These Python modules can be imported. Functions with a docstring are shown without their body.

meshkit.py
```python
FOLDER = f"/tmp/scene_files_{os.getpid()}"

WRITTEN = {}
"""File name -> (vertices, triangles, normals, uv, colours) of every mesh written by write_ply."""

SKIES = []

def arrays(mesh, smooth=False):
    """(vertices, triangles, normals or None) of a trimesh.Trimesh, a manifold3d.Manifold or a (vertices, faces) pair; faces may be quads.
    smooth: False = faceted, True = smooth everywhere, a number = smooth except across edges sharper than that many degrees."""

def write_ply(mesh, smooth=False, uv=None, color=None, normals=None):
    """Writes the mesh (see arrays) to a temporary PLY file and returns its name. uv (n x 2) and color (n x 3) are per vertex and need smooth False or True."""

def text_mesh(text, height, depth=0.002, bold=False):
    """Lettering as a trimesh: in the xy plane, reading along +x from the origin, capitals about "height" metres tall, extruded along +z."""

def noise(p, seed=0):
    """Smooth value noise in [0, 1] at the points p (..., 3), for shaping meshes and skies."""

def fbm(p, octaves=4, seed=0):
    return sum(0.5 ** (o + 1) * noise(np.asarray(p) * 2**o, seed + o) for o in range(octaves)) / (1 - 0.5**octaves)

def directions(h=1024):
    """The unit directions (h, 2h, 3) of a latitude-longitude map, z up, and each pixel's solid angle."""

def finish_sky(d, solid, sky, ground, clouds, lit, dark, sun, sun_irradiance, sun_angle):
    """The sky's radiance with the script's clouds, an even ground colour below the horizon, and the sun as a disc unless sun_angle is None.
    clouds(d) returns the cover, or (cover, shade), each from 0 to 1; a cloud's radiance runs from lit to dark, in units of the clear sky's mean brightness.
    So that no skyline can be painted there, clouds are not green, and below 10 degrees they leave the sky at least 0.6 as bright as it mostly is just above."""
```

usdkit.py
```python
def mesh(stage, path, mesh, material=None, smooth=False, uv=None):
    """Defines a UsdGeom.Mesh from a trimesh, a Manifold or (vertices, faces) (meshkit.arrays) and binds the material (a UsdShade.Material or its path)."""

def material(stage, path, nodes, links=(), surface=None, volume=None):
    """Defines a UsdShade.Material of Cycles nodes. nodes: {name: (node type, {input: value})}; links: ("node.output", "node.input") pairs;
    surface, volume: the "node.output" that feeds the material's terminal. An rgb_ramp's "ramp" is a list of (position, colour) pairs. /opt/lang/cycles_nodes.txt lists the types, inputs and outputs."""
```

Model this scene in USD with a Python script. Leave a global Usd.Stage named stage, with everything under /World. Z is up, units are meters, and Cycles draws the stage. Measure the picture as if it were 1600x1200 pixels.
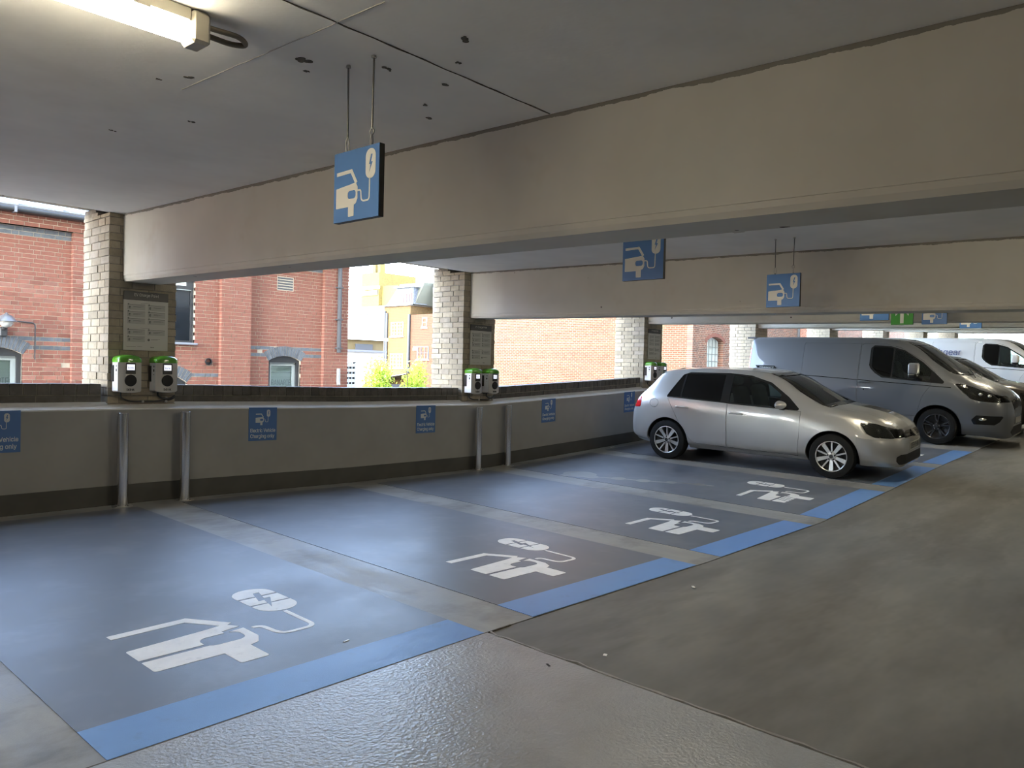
import math, random
import numpy as np, trimesh, shapely
from shapely import affinity
from shapely.geometry import Polygon, LineString, Point, box as sbox, MultiPolygon
from scipy.interpolate import PchipInterpolator
import manifold3d as m3
import usdkit, meshkit
from pxr import Usd, UsdGeom, UsdLux, UsdShade, Gf, Sdf

random.seed(7); rng = np.random.default_rng(7)
stage = Usd.Stage.CreateInMemory()
UsdGeom.Xform.Define(stage, '/World')
UsdGeom.Scope.Define(stage, '/World/Looks')
material = lambda n, *a, **k: usdkit.material(stage, '/World/Looks/' + n, *a, **k)

# ------------------------------------------------------------------ camera, sky, sun, exposure
EXPOSURE = 0.55
SKY = 1.1
SUN = 3.2
TUBE = 36.0
YAW, PITCH, ROLL, FPX = math.radians(41.74), math.radians(-1.1125), math.radians(1.3145), 1215.73
CAM = np.array([-0.957, -7.602, 1.426])
_F = np.array([math.cos(YAW)*math.cos(PITCH), math.sin(YAW)*math.cos(PITCH), math.sin(PITCH)])
_R = np.array([math.sin(YAW), -math.cos(YAW), 0.0]); _U = np.cross(_R, _F)
_R2 = math.cos(ROLL)*_R + math.sin(ROLL)*_U; _U2 = -math.sin(ROLL)*_R + math.cos(ROLL)*_U
cam = UsdGeom.Camera.Define(stage, '/World/Camera')
cam.CreateHorizontalApertureAttr(36.0); cam.CreateFocalLengthAttr(FPX/1600*36.0)
cam.CreateExposureAttr(EXPOSURE); cam.CreateClippingRangeAttr(Gf.Vec2f(0.05, 2000))
cam.AddTransformOp().Set(Gf.Matrix4d(*_R2, 0, *_U2, 0, *(-_F), 0, *CAM, 1))

sky_m = material('sky_dome', {
    's': ('sky_texture', {'sky_type': 'multiple_scattering', 'sun_disc': False, 'sun_elevation': math.radians(29), 'sun_rotation': math.radians(-90), 'aerosol_density': 1.6}),
    'h': ('hsv', {'saturation': 0.75}),
    'b': ('background_shader', {'strength': SKY})}, [('s.color', 'h.color'), ('h.color', 'b.color')], surface='b.background')
sky = UsdLux.DomeLight.Define(stage, '/World/Sky')
UsdShade.MaterialBindingAPI.Apply(sky.GetPrim()).Bind(sky_m)
sun = UsdLux.DistantLight.Define(stage, '/World/Sun')
sun.CreateAngleAttr(0.6); sun.CreateIntensityAttr(SUN); sun.CreateColorAttr(Gf.Vec3f(1.0, 0.90, 0.74))
def look_basis(d):      # light shines along -Z: +Z points to the sun
    z = np.array(d, float); z /= np.linalg.norm(z); x = np.cross([0, 0, 1.0], z); x /= np.linalg.norm(x); y = np.cross(z, x)
    return Gf.Matrix4d(*x, 0, *y, 0, *z, 0, 0, 0, 0, 1)
sun.AddTransformOp().Set(look_basis((-0.87, -0.03, 0.49)))

# ------------------------------------------------------------------ helpers
_used = {}
def numbered(parent, name):
    k = (str(parent), name); n = _used.get(k, 0); _used[k] = n + 1
    return name if n == 0 else '%s_%03d' % (name, n)
def tag(p, label=None, cat=None, group=None, kind=None):
    for k, v in (('label', label), ('category', cat), ('group', group), ('kind', kind)):
        if v: p.SetCustomDataByKey(k, v)
    return p
def path_of(parent): return '/World' if parent is None else str(parent.GetPath())
def obj(name, mesh, mat, parent=None, smooth=False, label=None, cat=None, group=None, kind=None, uv=None):
    base = path_of(parent)
    m = usdkit.mesh(stage, base + '/' + numbered(base, name), mesh, mat, smooth, uv).GetPrim()
    return tag(m, label, cat, group, kind)
def thing(name, label=None, cat=None, loc=(0, 0, 0), rotz=0, group=None, kind=None, parent=None, mat4=None):
    base = path_of(parent)
    x = UsdGeom.Xform.Define(stage, base + '/' + numbered(base, name))
    if mat4 is not None: x.AddTransformOp().Set(mat4)
    else:
        if any(loc): x.AddTranslateOp().Set(Gf.Vec3d(*map(float, loc)))
        if rotz: x.AddRotateZOp().Set(float(rotz))
    return tag(x.GetPrim(), label, cat, group, kind)
def dup(src, label, loc, rotz=0, group=None, mat4=None):
    name = src.GetName()
    cd = src.GetCustomData()
    r = thing(name, label, cd.get('category'), loc, rotz, group or cd.get('group'), mat4=mat4)
    r.GetReferences().AddInternalReference(src.GetPath()); r.SetInstanceable(True)
    return r
class MB:
    def __init__(s): s.v, s.f, s.n = [], [], 0
    def add(s, v, f):
        v = np.asarray(v, float); f = np.asarray(f, int)
        if f.shape[1] == 4: f = np.vstack([f[:, [0, 1, 2]], f[:, [0, 2, 3]]])
        s.v.append(v); s.f.append(f + s.n); s.n += len(v); return s
    def mesh(s, t): return s.add(np.array(t.vertices), np.array(t.faces))
    def box(s, x0, x1, y0, y1, z0, z1, c=0.0):
        return s.mesh(bevel_box(x0, x1, y0, y1, z0, z1, c)) if c else s.add(*cuboid(x0, x1, y0, y1, z0, z1))
    def tube(s, pts, r, n=10): return s.mesh(tube(pts, r, n))
    def plate(s, poly, o, r, u, d): return s.mesh(plate(poly, o, r, u, d))
    def get(s): return np.vstack(s.v), np.vstack(s.f)
BF = np.array([[0, 3, 2, 1], [4, 5, 6, 7], [0, 1, 5, 4], [1, 2, 6, 5], [2, 3, 7, 6], [3, 0, 4, 7]])
def cuboid(x0, x1, y0, y1, z0, z1):
    return np.array([[x0, y0, z0], [x1, y0, z0], [x1, y1, z0], [x0, y1, z0], [x0, y0, z1], [x1, y0, z1], [x1, y1, z1], [x0, y1, z1]], float), BF
def bevel_box(x0, x1, y0, y1, z0, z1, c):
    p = [(x, y, z) for X, sx in ((x0, 1), (x1, -1)) for Y, sy in ((y0, 1), (y1, -1)) for Z, sz in ((z0, 1), (z1, -1))
         for x, y, z in ((X, Y+sy*c, Z+sz*c), (X+sx*c, Y, Z+sz*c), (X+sx*c, Y+sy*c, Z))]
    return trimesh.convex.convex_hull(np.array(p))
def polys(g):
    return [p for p in (g.geoms if hasattr(g, 'geoms') else [g]) if isinstance(p, Polygon) and p.area > 1e-9]
def extr(poly, d):
    return trimesh.util.concatenate([trimesh.creation.extrude_polygon(p, d, engine='earcut') for p in polys(poly)])
def orient(t, o, r, u):
    o, r, u = (np.asarray(a, float) for a in (o, r, u)); n = np.cross(r, u)
    v = np.array(t.vertices)
    return trimesh.Trimesh(o + v[:, :1]*r + v[:, 1:2]*u + v[:, 2:3]*n, np.array(t.faces), process=False)
def plate(poly, o, r, u, d): return orient(extr(poly, d), o, r, u)
_txt = {}
def text(s, h, o, r, u, d=0.001, bold=False, align='l', width=None):
    k = (s, bold)
    if k not in _txt: _txt[k] = meshkit.text_mesh(s, 1.0, 1.0, bold)
    t = _txt[k]; v = np.array(t.vertices); w = v[:, 0].max()
    v = v*[h, h, d]
    if width: v[:, 0] *= width/(w*h)
    W = v[:, 0].max()
    if align == 'c': v[:, 0] -= W/2
    return orient(trimesh.Trimesh(v, np.array(t.faces), process=False), o, r, u)
def tube(pts, r, n=10, closed=False):
    p = np.asarray(pts, float)
    v, f = np.zeros((0, 3)), []
    t = np.gradient(p, axis=0)
    if closed: t = np.roll(p, -1, 0) - np.roll(p, 1, 0)
    t /= np.linalg.norm(t, axis=1, keepdims=True) + 1e-12
    a = np.cross(t[0], [0, 0, 1.0] if abs(t[0][2]) < .9 else [1.0, 0, 0]); a /= np.linalg.norm(a)
    ang = np.arange(n)*2*math.pi/n; rr = np.broadcast_to(r, (len(p),)); V = []
    for i in range(len(p)):
        a = a - t[i]*(a @ t[i]); a /= np.linalg.norm(a); b = np.cross(t[i], a)
        V.append(p[i] + rr[i]*(np.cos(ang)[:, None]*a + np.sin(ang)[:, None]*b))
    V = np.vstack(V); m = len(p)
    for i in range(m if closed else m-1):
        k = (i+1) % m
        for j in range(n):
            q = (j+1) % n; f += [[i*n+j, i*n+q, k*n+q], [i*n+j, k*n+q, k*n+j]]
    if not closed:
        V = np.vstack([V, p[0], p[-1]])
        for j in range(n):
            q = (j+1) % n; f += [[m*n, q, j], [m*n+1, (m-1)*n+j, (m-1)*n+q]]
    return trimesh.Trimesh(V, np.array(f), process=False)
def round_path(pts, r, k=5):
    p = [np.asarray(q, float) for q in pts]; out = [p[0]]
    for a, b, c in zip(p, p[1:], p[2:]):
        d1, d2 = (a-b), (c-b); l1, l2 = np.linalg.norm(d1), np.linalg.norm(d2); q = min(r, l1*.49, l2*.49)
        s, e = b + d1/l1*q, b + d2/l2*q
        out += [(1-t)**2*s + 2*t*(1-t)*b + t*t*e for t in np.linspace(0, 1, k)]
    return out + [p[-1]]
def lathe(prof, o=(0, 0, 0), axis='z', n=32):
    """prof: (radius, height) pairs from one end on the axis to the other."""
    ang = np.arange(n)*2*math.pi/n; P = np.array(prof, float); V = []
    for r, h in P: V.append(np.stack([r*np.cos(ang), r*np.sin(ang), np.full(n, h)], 1))
    V = np.vstack(V); f = []
    for i in range(len(P)-1):
        for j in range(n):
            q = (j+1) % n; f += [[i*n+j, i*n+q, (i+1)*n+q], [i*n+j, (i+1)*n+q, (i+1)*n+j]]
    if axis == 'y': V = V[:, [0, 2, 1]]*[1, -1, 1]      # height -> -y, seen from -y as from above
    if axis == 'x': V = V[:, [2, 0, 1]]
    return trimesh.Trimesh(V + np.asarray(o, float), np.array(f), process=False)
def rrect(x0, x1, y0, y1, r): return sbox(x0+r, y0+r, x1-r, y1-r).buffer(r, 6)

# ------------------------------------------------------------------ materials
def surf(name, c1, c2=None, scale=3.0, stretch=(1, 1, 1), rough=0.6, rough2=None, metal=0.0, bump=0.0, bscale=120.0, bdist=0.004, detail=4.0, lo=0.35, hi=0.65, spec=0.5, coat=0.0,
         spots=None, tone=None, island=0.0, extra=None):
    """A principled surface whose colour runs from c1 to c2 with a noise; spots=(colour, scale, size) adds small marks; tone=(colour, scale, lo, hi) large blotches; island: value spread from piece to piece."""
    n = {'p': ('principled_bsdf', {'base_color': c1, 'roughness': rough, 'metallic': metal, 'specular_ior_level': spec, 'coat_weight': coat}), 'g': ('geometry', {})}
    l = []; col = None
    if c2 is not None:
        n['m'] = ('mapping', {'scale': stretch}); n['n'] = ('noise_texture', {'scale': scale, 'detail': detail, 'roughness': 0.6})
        n['r'] = ('rgb_ramp', {'ramp': [(lo, c1), (hi, c2)]})
        l += [('g.position', 'm.vector'), ('m.vector', 'n.vector'), ('n.fac', 'r.fac')]; col = 'r.color'
        if rough2 is not None:
            n['rr'] = ('map_range', {'from_min': lo, 'from_max': hi, 'to_min': rough, 'to_max': rough2, 'clamp': True})
            l += [('n.fac', 'rr.value'), ('rr.result', 'p.roughness')]
    if tone:
        n['tn'] = ('noise_texture', {'scale': tone[1], 'detail': 5.0, 'roughness': 0.65}); n['tf'] = ('map_range', {'from_min': tone[2], 'from_max': tone[3], 'to_min': 0.0, 'to_max': tone[4] if len(tone) > 4 else 0.8, 'clamp': True})
        n['tm'] = ('mix', {'color2': tone[0], 'color1': c1}); n['tmap'] = ('mapping', {'scale': tone[5] if len(tone) > 5 else (1, 1, 1)})
        l += [('g.position', 'tmap.vector'), ('tmap.vector', 'tn.vector'), ('tn.fac', 'tf.value'), ('tf.result', 'tm.fac')] + ([(col, 'tm.color1')] if col else []); col = 'tm.color'
    if spots:
        n['v'] = ('voronoi_texture', {'scale': spots[1]}); n['sw'] = ('noise_texture', {'scale': spots[1]*2.5, 'detail': 2.0}); n['sa'] = ('math', {'math_type': 'multiply_add', 'value2': 0.25})
        n['sc'] = ('separate_color', {}); n['st'] = ('math', {'math_type': 'multiply', 'value2': spots[2]}); n['sl'] = ('math', {'math_type': 'less_than'}); n['sm'] = ('mix', {'color2': spots[0], 'color1': c1})
        l += [('g.position', 'v.vector'), ('g.position', 'sw.vector'), ('sw.fac', 'sa.value1'), ('v.distance', 'sa.value3'), ('v.color', 'sc.color'), ('sc.r', 'st.value1'), ('sa.value', 'sl.value1'), ('st.value', 'sl.value2'), ('sl.value', 'sm.fac')]
        l += [(col, 'sm.color1')] if col else []; col = 'sm.color'
    if island:
        n['oi'] = ('object_info', {}); n['ia'] = ('math', {'math_type': 'add'}); n['ifr'] = ('math', {'math_type': 'fraction'}); n['im'] = ('map_range', {'to_min': 1-island, 'to_max': 1+island}); n['ih'] = ('hsv', {'color': c1})
        l += [('oi.random', 'ia.value1'), ('g.random_per_island', 'ia.value2'), ('ia.value', 'ifr.value1'), ('ifr.value', 'im.value'), ('im.result', 'ih.value')] + ([(col, 'ih.color')] if col else []); col = 'ih.color'
    if col: l.append((col, 'p.base_color'))
    if bump:
        n['bn'] = ('noise_texture', {'scale': bscale, 'detail': 3.0}); n['b'] = ('bump', {'strength': bump, 'distance': bdist})
        l += [('g.position', 'bn.vector'), ('bn.fac', 'b.height'), ('b.normal', 'p.normal')]
    if extra: extra(n, l)
    return material(name, n, l, surface='p.BSDF')
def plain(name, c, rough=0.5, metal=0.0, **k): return surf(name, c, rough=rough, metal=metal, **k)
def emit(name, c, s): return material(name, {'e': ('emission', {'color': c, 'strength': s})}, surface='e.emission')
def pane(name, tint, ior=1.5, rough=0.0):
    return material(name, {'f': ('fresnel', {'IOR': ior}), 't': ('transparent_bsdf', {'color': tint}), 'g': ('glossy_bsdf', {'color': (.95, .95, .95), 'roughness': rough}), 'm': ('mix_closure', {})},
                    [('f.fac', 'm.fac'), ('t.BSDF', 'm.closure1'), ('g.BSDF', 'm.closure2')], surface='m.closure')

M = {}
M['ceiling'] = surf('painted_soffit', (.80, .785, .735), (.87, .855, .805), scale=1.6, rough=.8, bump=.25, bscale=35, spots=((.10, .09, .075), 2.6, .16), tone=((.64, .62, .56), .9, .55, .78, .45))
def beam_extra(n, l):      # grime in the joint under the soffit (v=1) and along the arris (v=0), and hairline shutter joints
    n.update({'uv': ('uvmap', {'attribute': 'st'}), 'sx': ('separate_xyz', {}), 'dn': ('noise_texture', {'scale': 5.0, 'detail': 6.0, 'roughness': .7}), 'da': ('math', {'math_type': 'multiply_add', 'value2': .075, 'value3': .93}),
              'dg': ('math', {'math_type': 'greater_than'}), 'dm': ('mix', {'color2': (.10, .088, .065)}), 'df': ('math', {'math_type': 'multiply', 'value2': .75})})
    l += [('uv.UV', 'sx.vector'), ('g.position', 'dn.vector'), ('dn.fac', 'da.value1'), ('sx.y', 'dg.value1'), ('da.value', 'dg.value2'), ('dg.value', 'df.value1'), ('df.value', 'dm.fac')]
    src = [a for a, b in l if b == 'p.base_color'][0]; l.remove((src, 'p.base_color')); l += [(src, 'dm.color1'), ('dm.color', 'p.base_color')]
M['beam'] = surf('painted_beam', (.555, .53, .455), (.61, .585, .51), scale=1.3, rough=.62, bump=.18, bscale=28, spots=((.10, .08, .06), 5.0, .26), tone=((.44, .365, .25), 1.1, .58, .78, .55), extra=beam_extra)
M['grime'] = surf('joint_grime', (.07, .06, .045), (.16, .14, .11), scale=14, rough=.9)
M['wall'] = surf('grey_wall_paint', (.245, .238, .222), (.28, .273, .256), scale=2.0, rough=.55, bump=.08, bscale=50, spots=((.20, .19, .17), 3.0, .14))
M['ledge'] = surf('ledge_paint', (.54, .535, .51), (.62, .61, .585), scale=4.0, rough=.5, bump=.1, bscale=60)
M['skirt'] = surf('dark_skirting_paint', (.052, .050, .043), (.068, .066, .057), scale=3.0, rough=.5)
M['aisle'] = surf('aisle_concrete', (.088, .084, .070), (.195, .187, .16), scale=1.5, stretch=(.55, 1.6, 1), rough=.55, rough2=.68, bump=.25, bscale=170, bdist=.003, detail=8, lo=.32, hi=.70, tone=((.070, .062, .046), .75, .48, .66, .8, (.6, 2.0, 1)))
M['smooth'] = surf('sealed_concrete', (.25, .255, .25), (.325, .33, .325), scale=1.1, rough=.26, rough2=.36, bump=.75, bscale=55, bdist=.006, lo=.3, hi=.7)
M['strip'] = surf('bare_concrete_strip', (.20, .195, .175), (.30, .295, .27), scale=2.4, stretch=(1.6, .6, 1), rough=.42, rough2=.6, bump=.3, bscale=120, bdist=.003, detail=7, tone=((.105, .097, .08), 1.7, .50, .68, .8, (.6, .9, 1)))
M['bay'] = surf('slate_bay_coating', (.080, .089, .105), (.108, .118, .134), scale=1.4, stretch=(.8, 1.2, 1), rough=.40, rough2=.50, spec=.62, bump=.30, bscale=260, bdist=.002, detail=8, tone=((.155, .165, .18), 2.6, .50, .72, .5), spots=((.22, .23, .24), 9.0, .13))
M['blue'] = surf('blue_band_paint', (.105, .235, .50), (.135, .275, .55), scale=3.0, rough=.42, rough2=.52, bump=.25, bscale=220, bdist=.002, detail=8, tone=((.10, .17, .30), 9.0, .58, .75, .4))
M['mark'] = surf('white_marking_paint', (.76, .755, .72), (.84, .835, .80), scale=6.0, rough=.5, bump=.25, bscale=220, bdist=.002, tone=((.45, .45, .45), 14.0, .58, .72, .4))
M['buff'] = [surf('buff_brick_%s' % k, c, tuple(min(1, x*1.22) for x in c), scale=16, rough=.85, bump=.5, bscale=70, bdist=.005, island=.10) for k, c in zip('abcd', [(.27, .232, .165), (.30, .257, .185), (.245, .21, .15), (.287, .248, .19)])]
M['buffmortar'] = surf('dark_mortar', (.17, .15, .12), (.23, .20, .165), scale=30, rough=.95)
M['red'] = [surf('red_brick_%s' % k, c, tuple(min(1, x*1.25) for x in c), scale=20, rough=.85, bump=.4, bscale=80, bdist=.004, island=.14) for k, c in zip('abcd', [(.195, .069, .042), (.222, .082, .052), (.175, .060, .036), (.215, .089, .059)])]
M['mortar'] = surf('cream_mortar', (.43, .35, .25), (.49, .41, .30), scale=25, rough=.95)
M['slate'] = surf('blue_engineering_brick', (.070, .076, .082), (.125, .13, .137), scale=12, rough=.5, bump=.2, bscale=60, island=.25)
M['coping'] = surf('dark_coping_brick', (.050, .044, .034), (.085, .075, .06), scale=12, rough=.55, bump=.3, bscale=70, island=.25)
M['copingmortar'] = surf('parapet_mortar', (.15, .135, .10), (.22, .20, .155), scale=20, rough=.9)
M['steel'] = surf('brushed_stainless', (.74, .72, .69), rough=.16, metal=1.0)
M['darksteel'] = plain('dark_steel', (.16, .155, .15), .4, .9)
M['galv'] = plain('galvanised', (.42, .41, .38), .45, .8)
M['signblue'] = surf('sign_blue', (.085, .215, .50), (.10, .235, .53), scale=5, rough=.35)
M['signwhite'] = plain('sign_white', (.80, .78, .71), .4)
M['signedge'] = plain('sign_back', (.055, .05, .045), .5)
M['signgreen'] = plain('sign_green', (.06, .33, .045), .35)
M['wallsign'] = plain('wall_sign_blue', (.055, .135, .32), .4)
M['wallsignink'] = plain('wall_sign_ink', (.52, .54, .52), .4)
M['board'] = plain('charge_board_grey', (.44, .43, .385), .45)
M['boardhead'] = plain('charge_board_header', (.065, .065, .06), .45)
M['boardbox'] = plain('charge_board_box', (.345, .34, .305), .5)
M['boardink'] = plain('charge_board_ink', (.11, .11, .10), .5)
M['boardtext'] = plain('charge_board_letters', (.42, .41, .37), .5)
M['chgbody'] = plain('charger_silver', (.47, .455, .42), .32, .25)
M['chgside'] = plain('charger_white_side', (.78, .79, .80), .25)
M['chggreen'] = plain('charger_green', (.085, .30, .02), .22, coat=.6)
M['black'] = plain('black_plastic', (.018, .018, .017), .35)
M['blackmatte'] = plain('black_matte', (.014, .0135, .013), .6, spec=.3)
M['chgscreen'] = emit('charger_screen', (.80, .84, 1.0), 0.95)
M['screenink'] = plain('screen_letters', (.10, .11, .30), .5)
M['lid'] = plain('lamp_end_cap', (.55, .51, .42), .5)
M['tray'] = plain('lamp_tray', (.60, .57, .48), .5)
M['tube'] = emit('lamp_diffuser', (1.0, .89, .67), TUBE)
M['conduit'] = plain('grey_conduit', (.20, .17, .13), .6)
M['asphalt'] = surf('street_asphalt', (.10, .10, .10), (.15, .15, .145), scale=6, rough=.9)
M['framedark'] = plain('dark_window_frame', (.035, .034, .033), .4)
M['framegrey'] = plain('grey_inner_frame', (.33, .35, .32), .5)
M['framewhite'] = plain('white_window_frame', (.80, .80, .77), .45)
M['blind'] = surf('pale_blind', (.62, .66, .60), (.68, .72, .66), scale=3, stretch=(.2, 1, 12), rough=.7)
M['paneclear'] = pane('window_pane', (.86, .90, .88))
M['panedark'] = plain('dark_window_pane', (.012, .014, .016), .08)
M['whitewall'] = surf('white_render', (.74, .72, .66), (.80, .78, .72), scale=2, rough=.8)
M['glazing'] = plain('rooflight_glazing', (.55, .62, .68), .15, spec=.8)
M['leadroof'] = plain('grey_lead', (.22, .22, .23), .6)
M['pipe'] = plain('cast_pipe_grey', (.085, .082, .08), .8, spec=.3)
M['leaf'] = material('yellow_green_leaf', {'d': ('principled_bsdf', {'base_color': (.42, .50, .07), 'roughness': .5}), 't': ('translucent_bsdf', {'color': (.60, .70, .10)}), 'm': ('mix_closure', {'fac': .4})},
                     [('d.BSDF', 'm.closure1'), ('t.BSDF', 'm.closure2')], surface='m.closure')
M['bark'] = plain('bark', (.16, .11, .07), .9)
def brickmat(name, c1, c2, mortar, axis):
    """Brickwork too far off to pick apart: courses of 75 mm on a wall that runs along the given axis."""
    return material(name, {'g': ('geometry', {}), 'x': ('separate_xyz', {}), 'c': ('combine_xyz', {}), 'k': ('brick_texture', {'scale': 1.0, 'brick_width': .225, 'row_height': .075, 'mortar_size': .0075, 'mortar_smooth': .2, 'color1': c1, 'color2': c2, 'mortar': mortar, 'bias': -.1}),
                           'n': ('noise_texture', {'scale': 6.0, 'detail': 3.0}), 'h': ('hsv', {}), 'v': ('map_range', {'from_min': .3, 'from_max': .7, 'to_min': .8, 'to_max': 1.2}), 'b': ('bump', {'strength': .5, 'distance': .006, 'invert': True}), 'p': ('principled_bsdf', {'roughness': .85})},
                    [('g.position', 'x.vector'), ('x.' + axis, 'c.x'), ('x.z', 'c.y'), ('c.vector', 'k.vector'), ('g.position', 'n.vector'), ('n.fac', 'v.value'), ('v.result', 'h.value'), ('k.color', 'h.color'), ('h.color', 'p.base_color'), ('k.fac', 'b.height'), ('b.normal', 'p.normal')], surface='p.BSDF')
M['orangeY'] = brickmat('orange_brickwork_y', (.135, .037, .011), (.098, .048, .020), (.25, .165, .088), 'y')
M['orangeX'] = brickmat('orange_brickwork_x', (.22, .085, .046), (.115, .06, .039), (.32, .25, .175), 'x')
M['tanY'] = brickmat('tan_brickwork_y', (.090, .046, .009), (.080, .044, .011), (.105, .065, .022), 'y')
M['redfarY'] = brickmat('red_far_brickwork_y', (.088, .026, .007), (.066, .022, .008), (.125, .072, .028), 'y')
M['redX'] = brickmat('red_brickwork_x', (.46, .155, .085), (.50, .18, .10), (.56, .45, .31), 'x')
M['yellowY'] = brickmat('yellow_brickwork_y', (.15, .105, .018), (.14, .095, .018), (.16, .115, .035), 'y')
M['buffX'] = brickmat('buff_brickwork_x', (.43, .375, .285), (.47, .41, .32), (.17, .15, .12), 'x')

# ------------------------------------------------------------------ the deck: floor, soffit, beams
KX = [-60, 0, 2.5, 5, 7.5, 10, 12.5, 15, 75]
KZ = [0, 0, -.0085, -.053, -.0615, .0427, .1534, .2367, .2367+.043*60]
MY = .0202
def zx(x): return np.interp(x, KX, KZ)
def zf(x, y): return zx(x) + MY*np.asarray(y)
def zc(x, y): return zx(x) + 2.878 + .0185*(np.asarray(y)-.45)
def zb(x, y): return zx(x) + 2.214 + .0145*(np.asarray(y)-.45)
X0, X1, Y0 = -7.6, 46.0, -14.0
def drape(poly, top, bottom, zfun=zf):
    """A slab that follows the ramp: a plan polygon cut along the folds, from zfun+bottom to zfun+top."""
    mb = MB()
    xs = [k for k in KX if poly.bounds[0] < k < poly.bounds[2]]
    cuts = [poly.bounds[0]-1] + xs + [poly.bounds[2]+1]
    for a, b in zip(cuts, cuts[1:]):
        for p in polys(poly.intersection(sbox(a, -99, b, 99))):
            t = trimesh.creation.extrude_polygon(p, 1.0, engine='earcut'); v = np.array(t.vertices)
            v[:, 2] = zfun(v[:, 0], v[:, 1]) + np.where(v[:, 2] > .5, top, bottom); mb.add(v, t.faces)
    return mb.get()
JX, JY = 2.30, -4.545
fl = thing('floor', kind='structure')
obj('slab', drape(sbox(X0, JY, X1, .40), 0, -.25), M['strip'], fl)
obj('slab', drape(sbox(X0, Y0, JX-.004, JY-.004), .004, -.25), M['smooth'], fl, label='pale sealed concrete slab with an orange-peel sheen')
obj('slab', drape(sbox(JX+.004, Y0, X1, JY-.004), -.003, -.25), M['aisle'], fl, label='dark worn concrete of the driving aisle')
def ragged(x0, y0, x1, y1, w, seed):
    r = np.random.default_rng(seed); n = int(math.hypot(x1-x0, y1-y0)/.07)+2; t = np.linspace(0, 1, n); d = np.array([x1-x0, y1-y0]); d /= np.linalg.norm(d); nn = np.array([-d[1], d[0]])
    c = np.array([x0, y0]) + t[:, None]*np.array([x1-x0, y1-y0]) + nn*r.normal(0, w*.25, (n, 1)); h = w*(.35+.65*r.random((n, 1)))
    return Polygon(np.vstack([c+nn*h/2, (c-nn*h/2)[::-1]])).buffer(0)
obj('joint', drape(ragged(JX+.01, JY-.01, JX+.01, Y0, .022, 3), .007, -.01), surf('joint_sealant', (.30, .285, .25), (.20, .19, .165), scale=9, rough=.6), fl)
obj('joint', drape(sbox(-4, JY-.010, 2.5, JY-.002), .0045, -.02), M['grime'], fl)
EV = ['nearest', 'second', 'third', 'fourth', 'fifth', 'sixth']
BAYLAB = ['parking bay in the left foreground with the largest car symbol, left of the first bollards', 'parking bay with a car symbol between the two pairs of steel bollards, nearer half', 'parking bay with a car symbol, running up to the left bollard of the farther pair',
          'parking bay with a car symbol, next to the silver hatchback', 'parking bay under the silver hatchback', 'empty parking bay between the silver hatchback and the grey van']
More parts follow.
